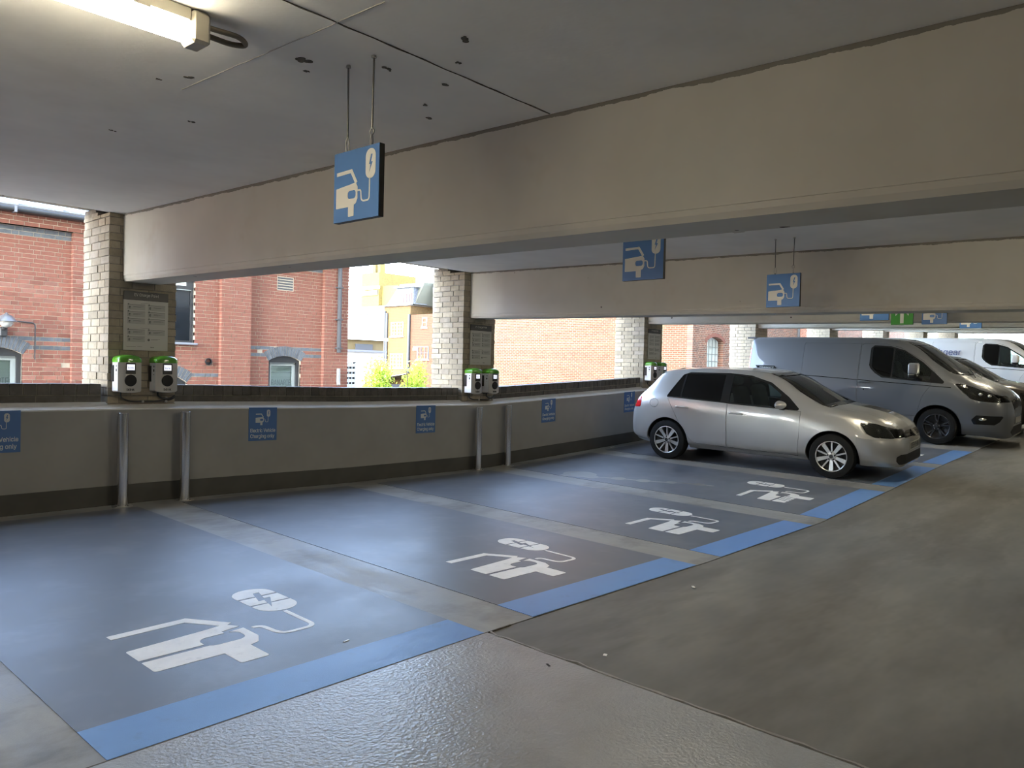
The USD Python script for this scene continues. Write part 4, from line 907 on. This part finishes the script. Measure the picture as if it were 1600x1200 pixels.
        obj('lettering_mark', plate(Point(-.02, .07).buffer(.12).difference(Point(-.02, .07).buffer(.085)).difference(sbox(.0, -.2, .3, .07)), o+[-.14, 0, 0], (1, 0, 0), U, .006), plain('van_letter_orange', (.62, .18, .05), .5), t)
        obj('rule', plate(sbox(.2, -.13, 1.16, -.118), o, (1, 0, 0), U, .006), plain('van_letter_red', (.55, .22, .22), .5), t)
    return t
hatchback('silver five-door hatchback parked across the fifth charging bay', car_matrix(10.975, -1.07, math.atan2(-.999, .045), 11.2), M['silver'], M['carglassdark'], 'OE59 YHN')
panel_van('grey panel van with dark wheels parked behind the silver hatchback', car_matrix(16.32, -.88, -math.pi/2, 16.2), M['vangrey'], 'ten', 'TRANSIT')
hatchback('dark car half hidden between the grey van and the white van', car_matrix(18.98, -1.75, -math.pi/2, 18.8), M['carblack'], M['carglassdark'], None, False, 1.10)
panel_van('white panel van with Switchgear lettering, farthest right', car_matrix(26.3, -.95, -math.pi/2, 26), M['vanwhite'], 'ten', 'Switchgear')

# ------------------------------------------------------------------ the street and the red brick building across it
GZ = -1.15
obj('street', MB().box(-30, 120, 1.11, 140, GZ-.2, GZ).get(), M['asphalt'], kind='structure')
FY, RY = 7.50, 7.60       # pilaster face, recessed panel face
PIL = [(-4.9, -4.2), (-2.0, -1.33), (1.05, 1.72), (4.17, 4.84), (6.98, 7.64), (9.47, 10.13)]
PANEL = [(-1.33, 1.05), (1.72, 4.17), (4.84, 6.98), (7.64, 9.47)]
red = thing('brick_building', 'red brick building with pilasters and dark brick arches across the street', 'building')
EAVE = 3.97
DOORS = [dict(c=3.02, w=.80, spring=1.485, rise=.11, kind='door'), dict(c=8.53, w=.80, spring=1.485, rise=.11, kind='door'), dict(c=5.89, w=.86, spring=1.00, rise=.16, kind='low'), dict(c=-.15, w=.80, spring=1.485, rise=.11, kind='door')]
def arch_shape(d, e=0.0, zb_=GZ):
    h = d['w']/2+e; R = (d['rise']**2+(d['w']/2)**2)/(2*d['rise']); cz = d['spring']+d['rise']-R
    seg = Point(d['c'], cz).buffer(R+e, 64).intersection(sbox(d['c']-h, d['spring']-.02, d['c']+h, 9))
    return seg.union(sbox(d['c']-h, zb_, d['c']+h, d['spring'])), (d['c'], cz, R)
WIN = (5.42, 6.46, 1.80, 3.12)
holes = [arch_shape(d)[0] for d in DOORS] + [sbox(WIN[0], WIN[2], WIN[1], WIN[3])]
rings = []
for d in DOORS:
    _, (cx_, cz, R) = arch_shape(d); a0 = math.asin((d['w']/2+.06)/(R+.10)); rings.append((d, cx_, cz, R, a0))
ringpoly = [Polygon([(cx_+(R+.0)*math.sin(a), cz+(R)*math.cos(a)) for a in np.linspace(-a0, a0, 24)] + [(cx_+(R+.215)*math.sin(a), cz+(R+.215)*math.cos(a)) for a in np.linspace(a0, -a0, 24)]) for d, cx_, cz, R, a0 in rings]
VENT = (8.30, 8.72, 3.03, 3.34)
obj('backing', plate(sbox(-5, GZ, 10.12, EAVE).difference(shapely.union_all(holes)), (0, RY+.256, 0), (1, 0, 0), (0, 0, 1), .25), M['mortar'], red)
obj('backing', MB().box(-5, 10.12, RY+.27, 14, GZ, EAVE).get(), M['framedark'], red)
cutout = shapely.union_all(holes + ringpoly + [sbox(VENT[0], VENT[2], VENT[1], VENT[3])])
bricks = []        # (distance, vertices, faces, kind)
def lay(x0, x1, z0, z1, y, depth, region, course_kind, seed):
    r = np.random.default_rng(seed); n = int(round((z1-z0)/.075)); simple = region is None
    for c in range(n):
        za = z0+c*.075; zb_ = za+.064; kd = course_kind(za)
        x = x0 - (.0 if c % 2 == 0 else .1635); i = c % 2
        while x < x1:
            L = .214 if i % 2 == 0 else .101
            if c % 4 < 2 and kd == 'red': L = .214       # runs of stretchers between the Flemish courses
            a, b = max(x, x0), min(x+L, x1)
            if b-a > .03:
                rect = sbox(a, za, b, zb_); gs = [rect] if simple or not region.intersects(rect) else polys(rect.difference(region))
                for g in gs:
                    if g.area < 6e-4: continue
                    yj = y + r.normal(0, .0018)
                    if g.equals(rect): v, f = cuboid(a, b, yj, y+depth, za, zb_)
                    else: tt = plate(g, (0, y+depth, 0), (1, 0, 0), (0, 0, 1), depth); v, f = np.array(tt.vertices), np.array(tt.faces); f = f if tt.volume > 0 else f[:, ::-1]
                    bricks.append((math.hypot((a+b)/2-2.0, y-CAM[1])+.3*abs((za+zb_)/2-1.9)+(3 if (a+b)/2 < 2.7 else 0), v, f, kd))
            x += L+.011; i += 1
ZB = .60
def panel_course(z):
    return 'slate' if abs(z-1.70) < .03 or abs(z-1.55) < .03 or 3.52 < z < 3.67 else 'red'
def low_course(z): return 'slate' if abs(z-1.10) < .03 or 3.52 < z < 3.67 else 'red'
NCO = round((3.675-ZB)/.075)
for q, (a, b) in enumerate(PANEL):
    lay(a, b, ZB, ZB+NCO*.075, RY, .05, cutout, low_course if q == 2 else panel_course, 500+q)
for q, (a, b) in enumerate(PIL[1:]): lay(a, b, ZB, ZB+NCO*.075, FY, .16, None, lambda z: 'red', 520+q)
lay(PIL[1][0], 10.13, ZB+NCO*.075, EAVE-.02, FY-.02, .18, None, lambda z: 'red', 540)
bricks.sort(key=lambda b: b[0])
rest = {'red': MB(), 'slate': MB()}
r = np.random.default_rng(9)
for i, (d, v, f, kd) in enumerate(bricks):
    if i < 300: obj('brick', (v, f), M['slate'] if kd == 'slate' else M['red'][r.integers(0, 4)], red)
    else: rest[kd].add(v, f)
obj('brickwork', rest['red'].get(), M['red'][0], red, kind='stuff')
obj('dark_brickwork', rest['slate'].get(), M['slate'], red, kind='stuff')
obj('pilaster_mortar', (lambda mb: [mb.box(a+.004, b-.004, FY+.006, RY+.05, GZ, ZB+NCO*.075) for a, b in PIL] and mb.box(PIL[0][0], 10.126, FY-.014, RY+.05, ZB+NCO*.075, EAVE-.02))(MB()).get(), M['mortar'], red)
obj('plinth', (lambda mb: [mb.plate(sbox(a, GZ, b, ZB).difference(cutout), (0, RY+.02, 0), (1, 0, 0), (0, 0, 1), .02) for a, b in PANEL] and mb)(MB()).get(), M['redX'], red)
obj('plinth', (lambda mb: [mb.box(a, b, FY, FY+.01, GZ, ZB-.01) for a, b in PIL[1:]] and mb)(MB()).get(), M['redX'], red)
for d, cx_, cz, R, a0 in rings:
    n = 17; rr = np.random.default_rng(int(abs(cx_)*10))
    for i in range(n):
        a, b = -a0+2*a0*i/n+.0055, -a0+2*a0*(i+1)/n-.0055
        if R < .75: a, b = -a0+2*a0*i/n+.008, -a0+2*a0*(i+1)/n-.008
        p = Polygon([(cx_+q*math.sin(t_), cz+q*math.cos(t_)) for q, t_ in ((R+.003, a), (R+.003, b), (R+.212, b), (R+.212, a))])
        obj('voussoir', plate(p, (0, RY+.05, 0), (1, 0, 0), (0, 0, 1), .052+rr.normal(0, .0015)), M['slate'], red)
    obj('arch_mortar', plate(ringpoly[rings.index((d, cx_, cz, R, a0))], (0, RY+.03, 0), (1, 0, 0), (0, 0, 1), .026), M['mortar'], red)
for k, d in enumerate(DOORS):
    hole, _ = arch_shape(d, 0, GZ+.02); inner, _ = arch_shape(d, -.075, GZ+.02)
    fr = obj('window_frame', plate(hole.difference(inner.intersection(sbox(-9, GZ, 99, d['spring']-.035))), (0, RY+.12, 0), (1, 0, 0), (0, 0, 1), .05), M['framedark'], red, label='dark arched window frame')
    x0, x1 = d['c']-d['w']/2+.075, d['c']+d['w']/2-.075; zt = d['spring']-.035
    obj('inner_frame', plate(sbox(x0, GZ+.1, x1, zt).difference(sbox(x0+.05, GZ+.1, x1-.075, zt-.075)).difference(sbox(x0, zt-.035, x1, zt-.03)), (0, RY+.135, 0), (1, 0, 0), (0, 0, 1), .02), M['framegrey'], red)
    obj('blind', MB().box(x0, x1, RY+.16, RY+.165, GZ+.05, zt).get(), M['blind'], red, label='pale blind behind the glass')
    for z in (1.22, 1.30) if k == 1 else (): obj('blind_slat', MB().box(x0+.05, x1-.075, RY+.15, RY+.16, z, z+.012).get(), M['framegrey'], red)
    if d['kind'] == 'door':
        obj('window_lettering', text('GRANARIES', .125, (d['c']-.015, RY+.145, .945 if k == 1 else .955), (1, 0, 0), (0, 0, 1), .003, align='c', width=.64), M['framegrey'], red)
    obj('pane', MB().box(x0+.045, x1-.07, RY+.138, RY+.141, GZ+.1, zt-.07).get(), M['paneclear'], red)
# tall dark window
wx0, wx1, wz0, wz1 = WIN
obj('window_frame', plate(sbox(wx0, wz0, wx1, wz1).difference(sbox(wx0+.05, wz0+.04, wx1-.06, 2.84)).difference(sbox(wx0+.05, 2.93, wx1-.14, wz1-.05)), (0, RY+.11, 0), (1, 0, 0), (0, 0, 1), .05), M['framedark'], red, label='tall dark window frame')
obj('pane', MB().box(wx0+.04, wx1-.05, RY+.085, RY+.09, wz0+.03, 2.85).get(), M['panedark'], red, label='dark pane')
obj('pane', MB().box(wx0+.04, wx1-.13, RY+.085, RY+.09, 2.92, wz1-.04).get(), M['blind'], red, label='pale upper pane')
obj('window_back', MB().box(wx0, wx1, RY+.12, RY+.13, wz0, wz1).get(), M['framedark'], red)
obj('window_sill', bevel_box(wx0-.05, wx1+.05, RY-.06, RY+.06, wz0-.045, wz0, .01), M['leadroof'], red)
obj('glazing_bar', MB().box(wx0+.04, wx1-.05, RY+.055, RY+.062, 2.845, 2.86).get(), M['framegrey'], red)
# vent grille, flue, rainwater pipe, gutter, roof
obj('vent_backing', MB().box(VENT[0], VENT[1], RY+.03, RY+.05, VENT[2], VENT[3]).get(), M['leadroof'], red)
for q in range(5): obj('vent_slat', MB().box(VENT[0]+.02, VENT[1]-.02, RY+.004, RY+.034, VENT[2]+.02+.058*q, VENT[2]+.055+.058*q).get(), M['pipe'], red)
obj('flue', lathe([(0, -.02), (.045, -.02), (.045, -.012), (.058, -.012), (.058, .045), (.075, .045), (.075, .035), (.06, .0), (0, 0)], (6.75, RY-.0, 1.43), 'y', 24), M['black'], red, smooth=40)
obj('rain_pipe', tube([(9.835, FY-.065, EAVE-.03), (9.835, FY-.065, 1.71)], .048, 14), M['pipe'], red, smooth=40)
obj('rain_pipe_shoe', tube([(9.835, FY-.065, 1.34), (9.835, FY-.065, 1.02), (9.82, FY-.10, .95)], .045, 12), M['galv'], red, smooth=40)
for z in (3.2, 2.46, 1.80): obj('pipe_bracket', MB().box(9.765, 9.905, FY-.115, FY+.0, z, z+.03).get(), M['pipe'], red)
obj('gutter', tube([(-5, 7.36, EAVE-.055), (10.2, 7.36, EAVE-.055)], .045, 12), M['framedark'], red, smooth=40)
obj('soffit_board', MB().box(-5, 10.2, 7.36, 7.62, EAVE-.10, EAVE-.06).get(), M['framedark'], red)
for q in range(12): obj('gutter_bracket', MB().box(-4+q*1.2, -3.96+q*1.2, 7.31, 7.50, EAVE-.11, EAVE-.005).get(), M['leadroof'], red)
sl = .52
def roofbox(x0, x1, s0, s1, t0, t1):
    v, f = cuboid(x0, x1, 0, 1, 0, 1); S_ = np.where(v[:, 1] > .5, s1, s0); T = np.where(v[:, 2] > .5, t1, t0); k = 1/math.hypot(1, sl)
    return np.stack([v[:, 0], 7.33+S_*k-T*sl*k, EAVE+.005+S_*sl*k+T*k], 1), f
obj('roof_deck', roofbox(-5, 10.2, .02, 4.6, -.06, 0), M['leadroof'], red)
for q in range(22): obj('rooflight_pane', roofbox(-4.9+q*.68, -4.9+q*.68+.66, .06, 4.5, .002, .016), M['glazing'], red)
for q in range(23): obj('glazing_bar', roofbox(-4.92+q*.68, -4.89+q*.68, .04, 4.5, .0, .045), M['framewhite'], red)
# a taller wing of the same building closes the street to the left, beyond the picture
wing = thing('brick_building', 'taller brick wing left of the red building, beyond the picture', 'building')
obj('wall', MB().box(-14, -5.02, 6.6, 14, GZ, 11.0).get(), M['redX'], wing); obj('coping', MB().box(-14.1, -4.95, 6.5, 14.1, 11.0, 11.2).get(), M['leadroof'], wing)
# street lamp on the wall
lm = thing('wall_lantern', 'round grey wall lantern above the leftmost arched window', 'lamp', (3.10, RY, 1.80))
obj('bracket', bevel_box(-.06, .06, -.14, 0, -.03, .13, .02), M['framedark'], lm); obj('arm', tube(round_path([(.0, -.10, .1), (.0, -.22, .13), (.0, -.26, .19)], .05), .035, 10), M['framedark'], lm, smooth=40)
obj('hood', lathe([(0, .37), (.015, .37), (.03, .345), (.075, .325), (.115, .285), (.15, .235), (.155, .225), (.145, .222), (0, .23)], (0, -.27, 0), n=28), plain('lantern_hood', (.16, .155, .15), .3, .5), lm, smooth=40)
obj('globe', ellip((0, -.27, .215), (.10, .10, .095), 3), plain('lantern_globe', (.40, .385, .34), .15), lm, smooth=60)
cb = obj('wall_cable', tube(round_path([(3.12, RY-.03, 2.06), (3.60, RY-.03, 2.03), (3.60, RY-.03, 1.40)], .06), .011, 8), M['framedark'], smooth=40, label='thin dark cable bent down the red brick wall beside the lantern', cat='cable')

# ------------------------------------------------------------------ what is seen past the end of the red building
t = thing('louvred_screen', 'white louvred metal screen just beyond the corner of the red building', 'screen', (11.30, 9.2, GZ))
obj('frame', MB().box(0, .34, 0, .05, 0, 2.62).box(.30, .34, -.01, .05, 0, 2.66).get(), M['framedark'], t)
for q in range(12): obj('louvre', MB().box(.0, .30, -.03, .005, 1.05+.135*q, 1.135+.135*q).get(), M['framewhite'], t)
for x in (.0, .10, .20, .30): obj('upright', MB().box(x, x+.018, -.035, .0, 1.0, 2.64).get(), M['framewhite'], t)
def sash(parent, X, y0, y1, z0, z1, bars=(2, 3), m=None, glass=None, d=.12):
    """A window in a wall that faces -x."""
    w = thing('window', parent=parent); m = m or M['framewhite']
    obj('pane', MB().box(X+.06, X+.09, y0, y1, z0, z1).get(), glass or M['glazing'], w)
    fr = MB(); fr.plate(sbox(y0, z0, y1, z1).difference(sbox(y0+.09, z0+.09, y1-.09, z1-.09)), (X-d*.3, 0, 0), (0, 1, 0), (0, 0, 1), d)
    for i in range(1, bars[0]): q = y0+(y1-y0)*i/bars[0]; fr.box(X-.03, X+.06, q-(.06 if i*2 == bars[0] else .022), q+(.06 if i*2 == bars[0] else .022), z0, z1)
    for i in range(1, bars[1]): q = z0+(z1-z0)*i/bars[1]; fr.box(X-.02, X+.06, y0, y1, q-.022, q+.022)
    obj('frame', fr.get(), m, w); obj('sill', MB().box(X-.10, X+.05, y0-.08, y1+.08, z0-.10, z0).get(), M['whitewall'], w)
tan = thing('house', 'tan brick house with two white sash windows and a slate mansard roof', 'house')
obj('wall', MB().box(44, 54, 44.62, 48.25, GZ, 6.85).get(), M['tanY'], tan)
sash(tan, 43.98, 45.55, 47.2, 4.1, 5.36, (4, 4)); sash(tan, 43.98, 45.5, 47.25, 1.28, 2.55, (4, 4))
man = trimesh.convex.convex_hull(np.array([(44.1, 44.2, 6.85), (44.1, 48.15, 6.85), (44.6, 46.85, 8.8), (44.6, 43.5, 8.8), (52, 44.2, 6.85), (52, 48.15, 6.85), (52, 46.85, 8.8), (52, 43.5, 8.8)]))
obj('mansard_roof', man, plain('mansard_slate', (.075, .072, .05), .8), tan); obj('dormer', MB().box(43.9, 45.5, 44.15, 46.35, 6.9, 8.35).get(), surf('dormer_slate', (.055, .058, .066), (.12, .124, .132), scale=9, rough=.7), tan)
obj('dormer_roof', MB().box(43.7, 45.6, 43.95, 46.6, 8.35, 8.48).get(), M['leadroof'], tan); sash(tan, 43.88, 44.35, 45.85, 6.95, 7.85, (4, 1), plain('pinkish_frame', (.22, .13, .10), .6), M['panedark'])
obj('eave', MB().box(43.8, 54, 44.6, 48.7, 6.78, 6.9).get(), M['leadroof'], tan)
obj('soil_pipe', tube([(43.9, 47.75, GZ), (43.9, 47.75, 6.2)], .10, 10), M['pipe'], tan, smooth=40); obj('soil_pipe', tube([(43.9, 48.05, GZ), (43.9, 48.05, 6.4)], .12, 10), M['pipe'], tan, smooth=40); obj('rain_pipe', tube([(43.9, 44.68, GZ+2), (43.9, 44.68, 6.0)], .13, 10), M['framedark'], tan, smooth=40)
rh = thing('house', 'orange-red brick house at the right of the gap, with a blue-grey window', 'house')
obj('wall', MB().box(44, 54, 38.5, 44.58, GZ, 5.96).get(), M['redfarY'], rh); obj('parapet', MB().box(45.5, 54, 38.5, 43.4, 5.96, 8.75).get(), M['whitewall'], rh)
sash(rh, 43.98, 42.45, 43.05, 4.82, 5.68, (1, 2), None, M['panedark']); sash(rh, 43.98, 42.15, 43.6, 2.05, 3.2, (3, 2), plain('blue_grey_frame', (.11, .16, .22), .5)); obj('alarm_box', MB().box(43.85, 44, 43.75, 44.05, 2.85, 3.15).get(), M['whitewall'], rh)
tw = thing('tower', 'pale yellow brick tower with a dark window band, far behind the gap', 'tower')
obj('wall', MB().box(60, 66, 69.25, 72.7, GZ, 13.0).get(), M['yellowY'], tw); obj('wall', MB().box(60.5, 66, 66.2, 69.2, GZ, 11.35).get(), M['yellowY'], tw)
obj('window_band', MB().box(59.9, 60.1, 69.4, 72.55, 10.2, 10.85).get(), plain('tower_band', (.085, .072, .04), .6), tw); obj('floor_band', MB().box(59.85, 60.1, 69.2, 72.75, 10.95, 11.35).get(), M['whitewall'], tw)
for y in (69.65, 70.6): obj('chimney_pot', MB().box(60.5, 61.2, y, y+.55, 13.0, 14.2).get(), M['yellowY'], tw)
wbk = thing('white_block', 'white rendered block below the pale tower, in full sun', 'building')
obj('wall', MB().box(52, 60, 54.5, 63.5, GZ, 7.6).get(), M['whitewall'], wbk); obj('roof_edge', MB().box(51.8, 60, 54.3, 63.7, 7.6, 7.85).get(), M['whitewall'], wbk); obj('ledge', MB().box(51.6, 52, 57.5, 62.5, 7.0, 7.2).get(), plain('block_ledge', (.12, .095, .055), .7), wbk)
an = thing('white_annex', 'low white flat-roofed annex with a wide window, behind the louvred screen', 'building')
obj('wall', MB().box(17, 24.45, 24, 30, GZ, 2.10).get(), M['whitewall'], an); obj('roof_edge', MB().box(16.9, 24.6, 23.85, 30, 2.10, 2.2).get(), M['leadroof'], an)
obj('pane', MB().box(22.7, 23.75, 23.97, 24.0, .34, 1.16).get(), M['glazing'], an); obj('frame', (lambda m_: m_.plate(sbox(22.66, .30, 23.79, 1.2).difference(sbox(22.74, .38, 23.71, 1.12)), (0, 24.0, 0), (1, 0, 0), (0, 0, 1), .06).box(23.19, 23.27, 23.93, 24, .34, 1.16).box(22.7, 23.75, 23.95, 24, .60, .63))(MB()).get(), M['framewhite'], an)
br = thing('roof_hut', 'small ochre rooftop building behind the white annex', 'building')
obj('wall', MB().box(25.5, 30.5, 31.5, 35, GZ, 3.0).get(), plain('ochre_render', (.16, .11, .04), .8), br); obj('roof_edge', MB().box(25.3, 30.7, 31.3, 35.2, 3.0, 3.2).get(), M['whitewall'], br); obj('window', MB().box(28.3, 29.6, 31.42, 31.52, 2.2, 2.75).get(), M['pipe'], br)
ls = thing('lean_to_roof', 'grey lean-to roof at the foot of the tan house', 'roof'); obj('sheet', trimesh.convex.convex_hull(np.array([(41, 44.8, .45), (41, 48.6, -.1), (43.9, 44.8, .85), (43.9, 48.6, .3), (41, 44.8, .38), (41, 48.6, -.17), (43.9, 44.8, .78), (43.9, 48.6, .23)])), M['whitewall'], ls); obj('wall', MB().box(41.2, 43.8, 44.9, 48.5, GZ, -.15).get(), M['pipe'], ls)
def shrub(label, x, y, h, w, n, seed):
    t = thing('sunlit_shrub', label, 'shrub', (x, y, GZ)); r = np.random.default_rng(seed); f = MB(); stems = MB()
    for k in range(9):
        a = r.random()*6.28; q = [np.array([0, 0, 0]), np.array([.3*w*math.cos(a), .3*w*math.sin(a), h*.45]), np.array([.45*w*math.cos(a+.3), .45*w*math.sin(a+.3), h*(.6+.35*r.random())])]; stems.mesh(tube(q, [.03, .018, .008], 6))
    tips = [np.array([.42*w*(r.random()-.5)*1.6, .42*w*(r.random()-.5)*1.6, h*(.45+.55*r.random()**1.2)]) for _ in range(16)] + [np.array([0, 0, h*.97])]
    for k in range(n):
        p_ = tips[r.integers(0, 17)]; q = .35+.65*r.random()**.6; c = p_*[1, 1, q] + r.normal(0, 1, 3)*[w*.13, w*.13, h*.05]
        d = r.normal(0, 1, 3); d /= np.linalg.norm(d); e = np.cross(d, r.normal(0, 1, 3)); e /= np.linalg.norm(e); L = .04+.04*r.random()
        f.add([c-d*L, c+e*L*.5, c+d*L, c-e*L*.5], [[0, 1, 2], [0, 2, 3]])
    obj('stems', stems.get(), M['bark'], t); obj('foliage', f.get(), M['leaf'], t, kind='stuff', label='bright yellow-green leaves')
shrub('bright yellow-green shrub left of the middle column, in front of the tan house', 15.45, 13.0, 2.75, 1.0, 2600, 1)
shrub('bright yellow-green shrub in front of the orange-red house', 16.33, 12.05, 2.95, .95, 2600, 2)
shrub('low yellow-green shrub at the foot of the gap, below the two taller ones', 15.9, 12.55, 1.75, .55, 900, 3)
shrub('low yellow-green shrub between the white annex and the tan house', 14.75, 13.35, 1.75, .6, 800, 4)
shrub('low yellow-green shrub against the middle column', 16.85, 11.45, 2.1, .5, 900, 5)
# orange brick building at the next corner
cb2 = thing('brick_building', 'orange brick building with an arched leaded window beyond the middle column', 'building')
ax0, ax1, ay = 26.06, 27.5, 7.22
def arch2(e):
    q = Point(27.915, 1.40).buffer(1.50+e, 64).intersection(sbox(27.23-e, 2.2, 28.60+e, 9)); return sbox(27.23-e, -.6, 28.60+e, 2.4).union(q)
wall = sbox(26.06, GZ, 34.0, 11).difference(arch2(0))
obj('wall', plate(wall, (0, ay+.25, 0), (1, 0, 0), (0, 0, 1), .25), M['orangeX'], cb2, label='street wall in shade')
obj('wall', MB().box(26.06, 26.3, ay+.252, 18.0, GZ, 11).get(), M['orangeY'], cb2, label='sunlit flank wall'); obj('wall', MB().box(26.3, 34, ay+.6, 18, GZ, 11).get(), M['orangeX'], cb2)
obj('arch_ring', plate(arch2(.14).difference(arch2(0)).intersection(sbox(0, 2.66, 99, 9)), (0, ay+.02, 0), (1, 0, 0), (0, 0, 1), .035), M['red'][0], cb2)
w2 = thing('window', parent=cb2)
obj('pane', plate(arch2(-.02), (0, ay+.24, 0), (1, 0, 0), (0, 0, 1), .02), M['blind'], w2); ld = MB()
for q in range(1, 5): ld.box(27.23+1.37*q/5-.016, 27.23+1.37*q/5+.016, ay+.20, ay+.225, -.6, 2.80)
for q in range(11): ld.box(27.23, 28.60, ay+.20, ay+.225, -.4+q*.29-.013, -.4+q*.29+.013)
obj('leading', ld.get(), M['framegrey'], w2)
nb = thing('brick_building', 'pale brick building with dark brick panels, glimpsed over the roof of the grey van', 'building')
obj('wall', MB().box(34.0, 58, ay+.05, 16, GZ, 11).get(), M['orangeX'], nb); obj('dark_panel', MB().box(36.6, 41.2, ay-.02, ay+.06, GZ, 11).get(), M['redX'], nb); obj('rain_pipe', tube([(36.3, ay-.06, GZ), (36.3, ay-.06, 10)], .06, 10), M['pipe'], nb, smooth=40)
lt = thing('wall_lantern', 'black wall lantern glimpsed above the grey van between two columns', 'lamp', (47.0, ay-.5, 4.85))
obj('bracket', tube(round_path([(0, .55, .55), (0, 0, .62), (0, 0, .42)], .15), .03, 8), M['framedark'], lt, smooth=40); obj('cage', lathe([(0, .42), (.10, .40), (.28, .30), (.16, -.25), (.05, -.32), (0, -.32)], n=8), M['framedark'], lt); obj('bracket_arm', tube([(-.5, .1, .62), (.5, .1, .62)], .03, 8), M['framedark'], lt)
far = thing('white_block', 'pale far building beyond the end of the deck', 'building'); obj('wall', MB().box(62, 66, -20, 4, GZ, 14).get(), M['whitewall'], far); obj('roof_edge', MB().box(61.7, 66.2, -20.2, 4.2, 14, 14.4).get(), M['leadroof'], far)
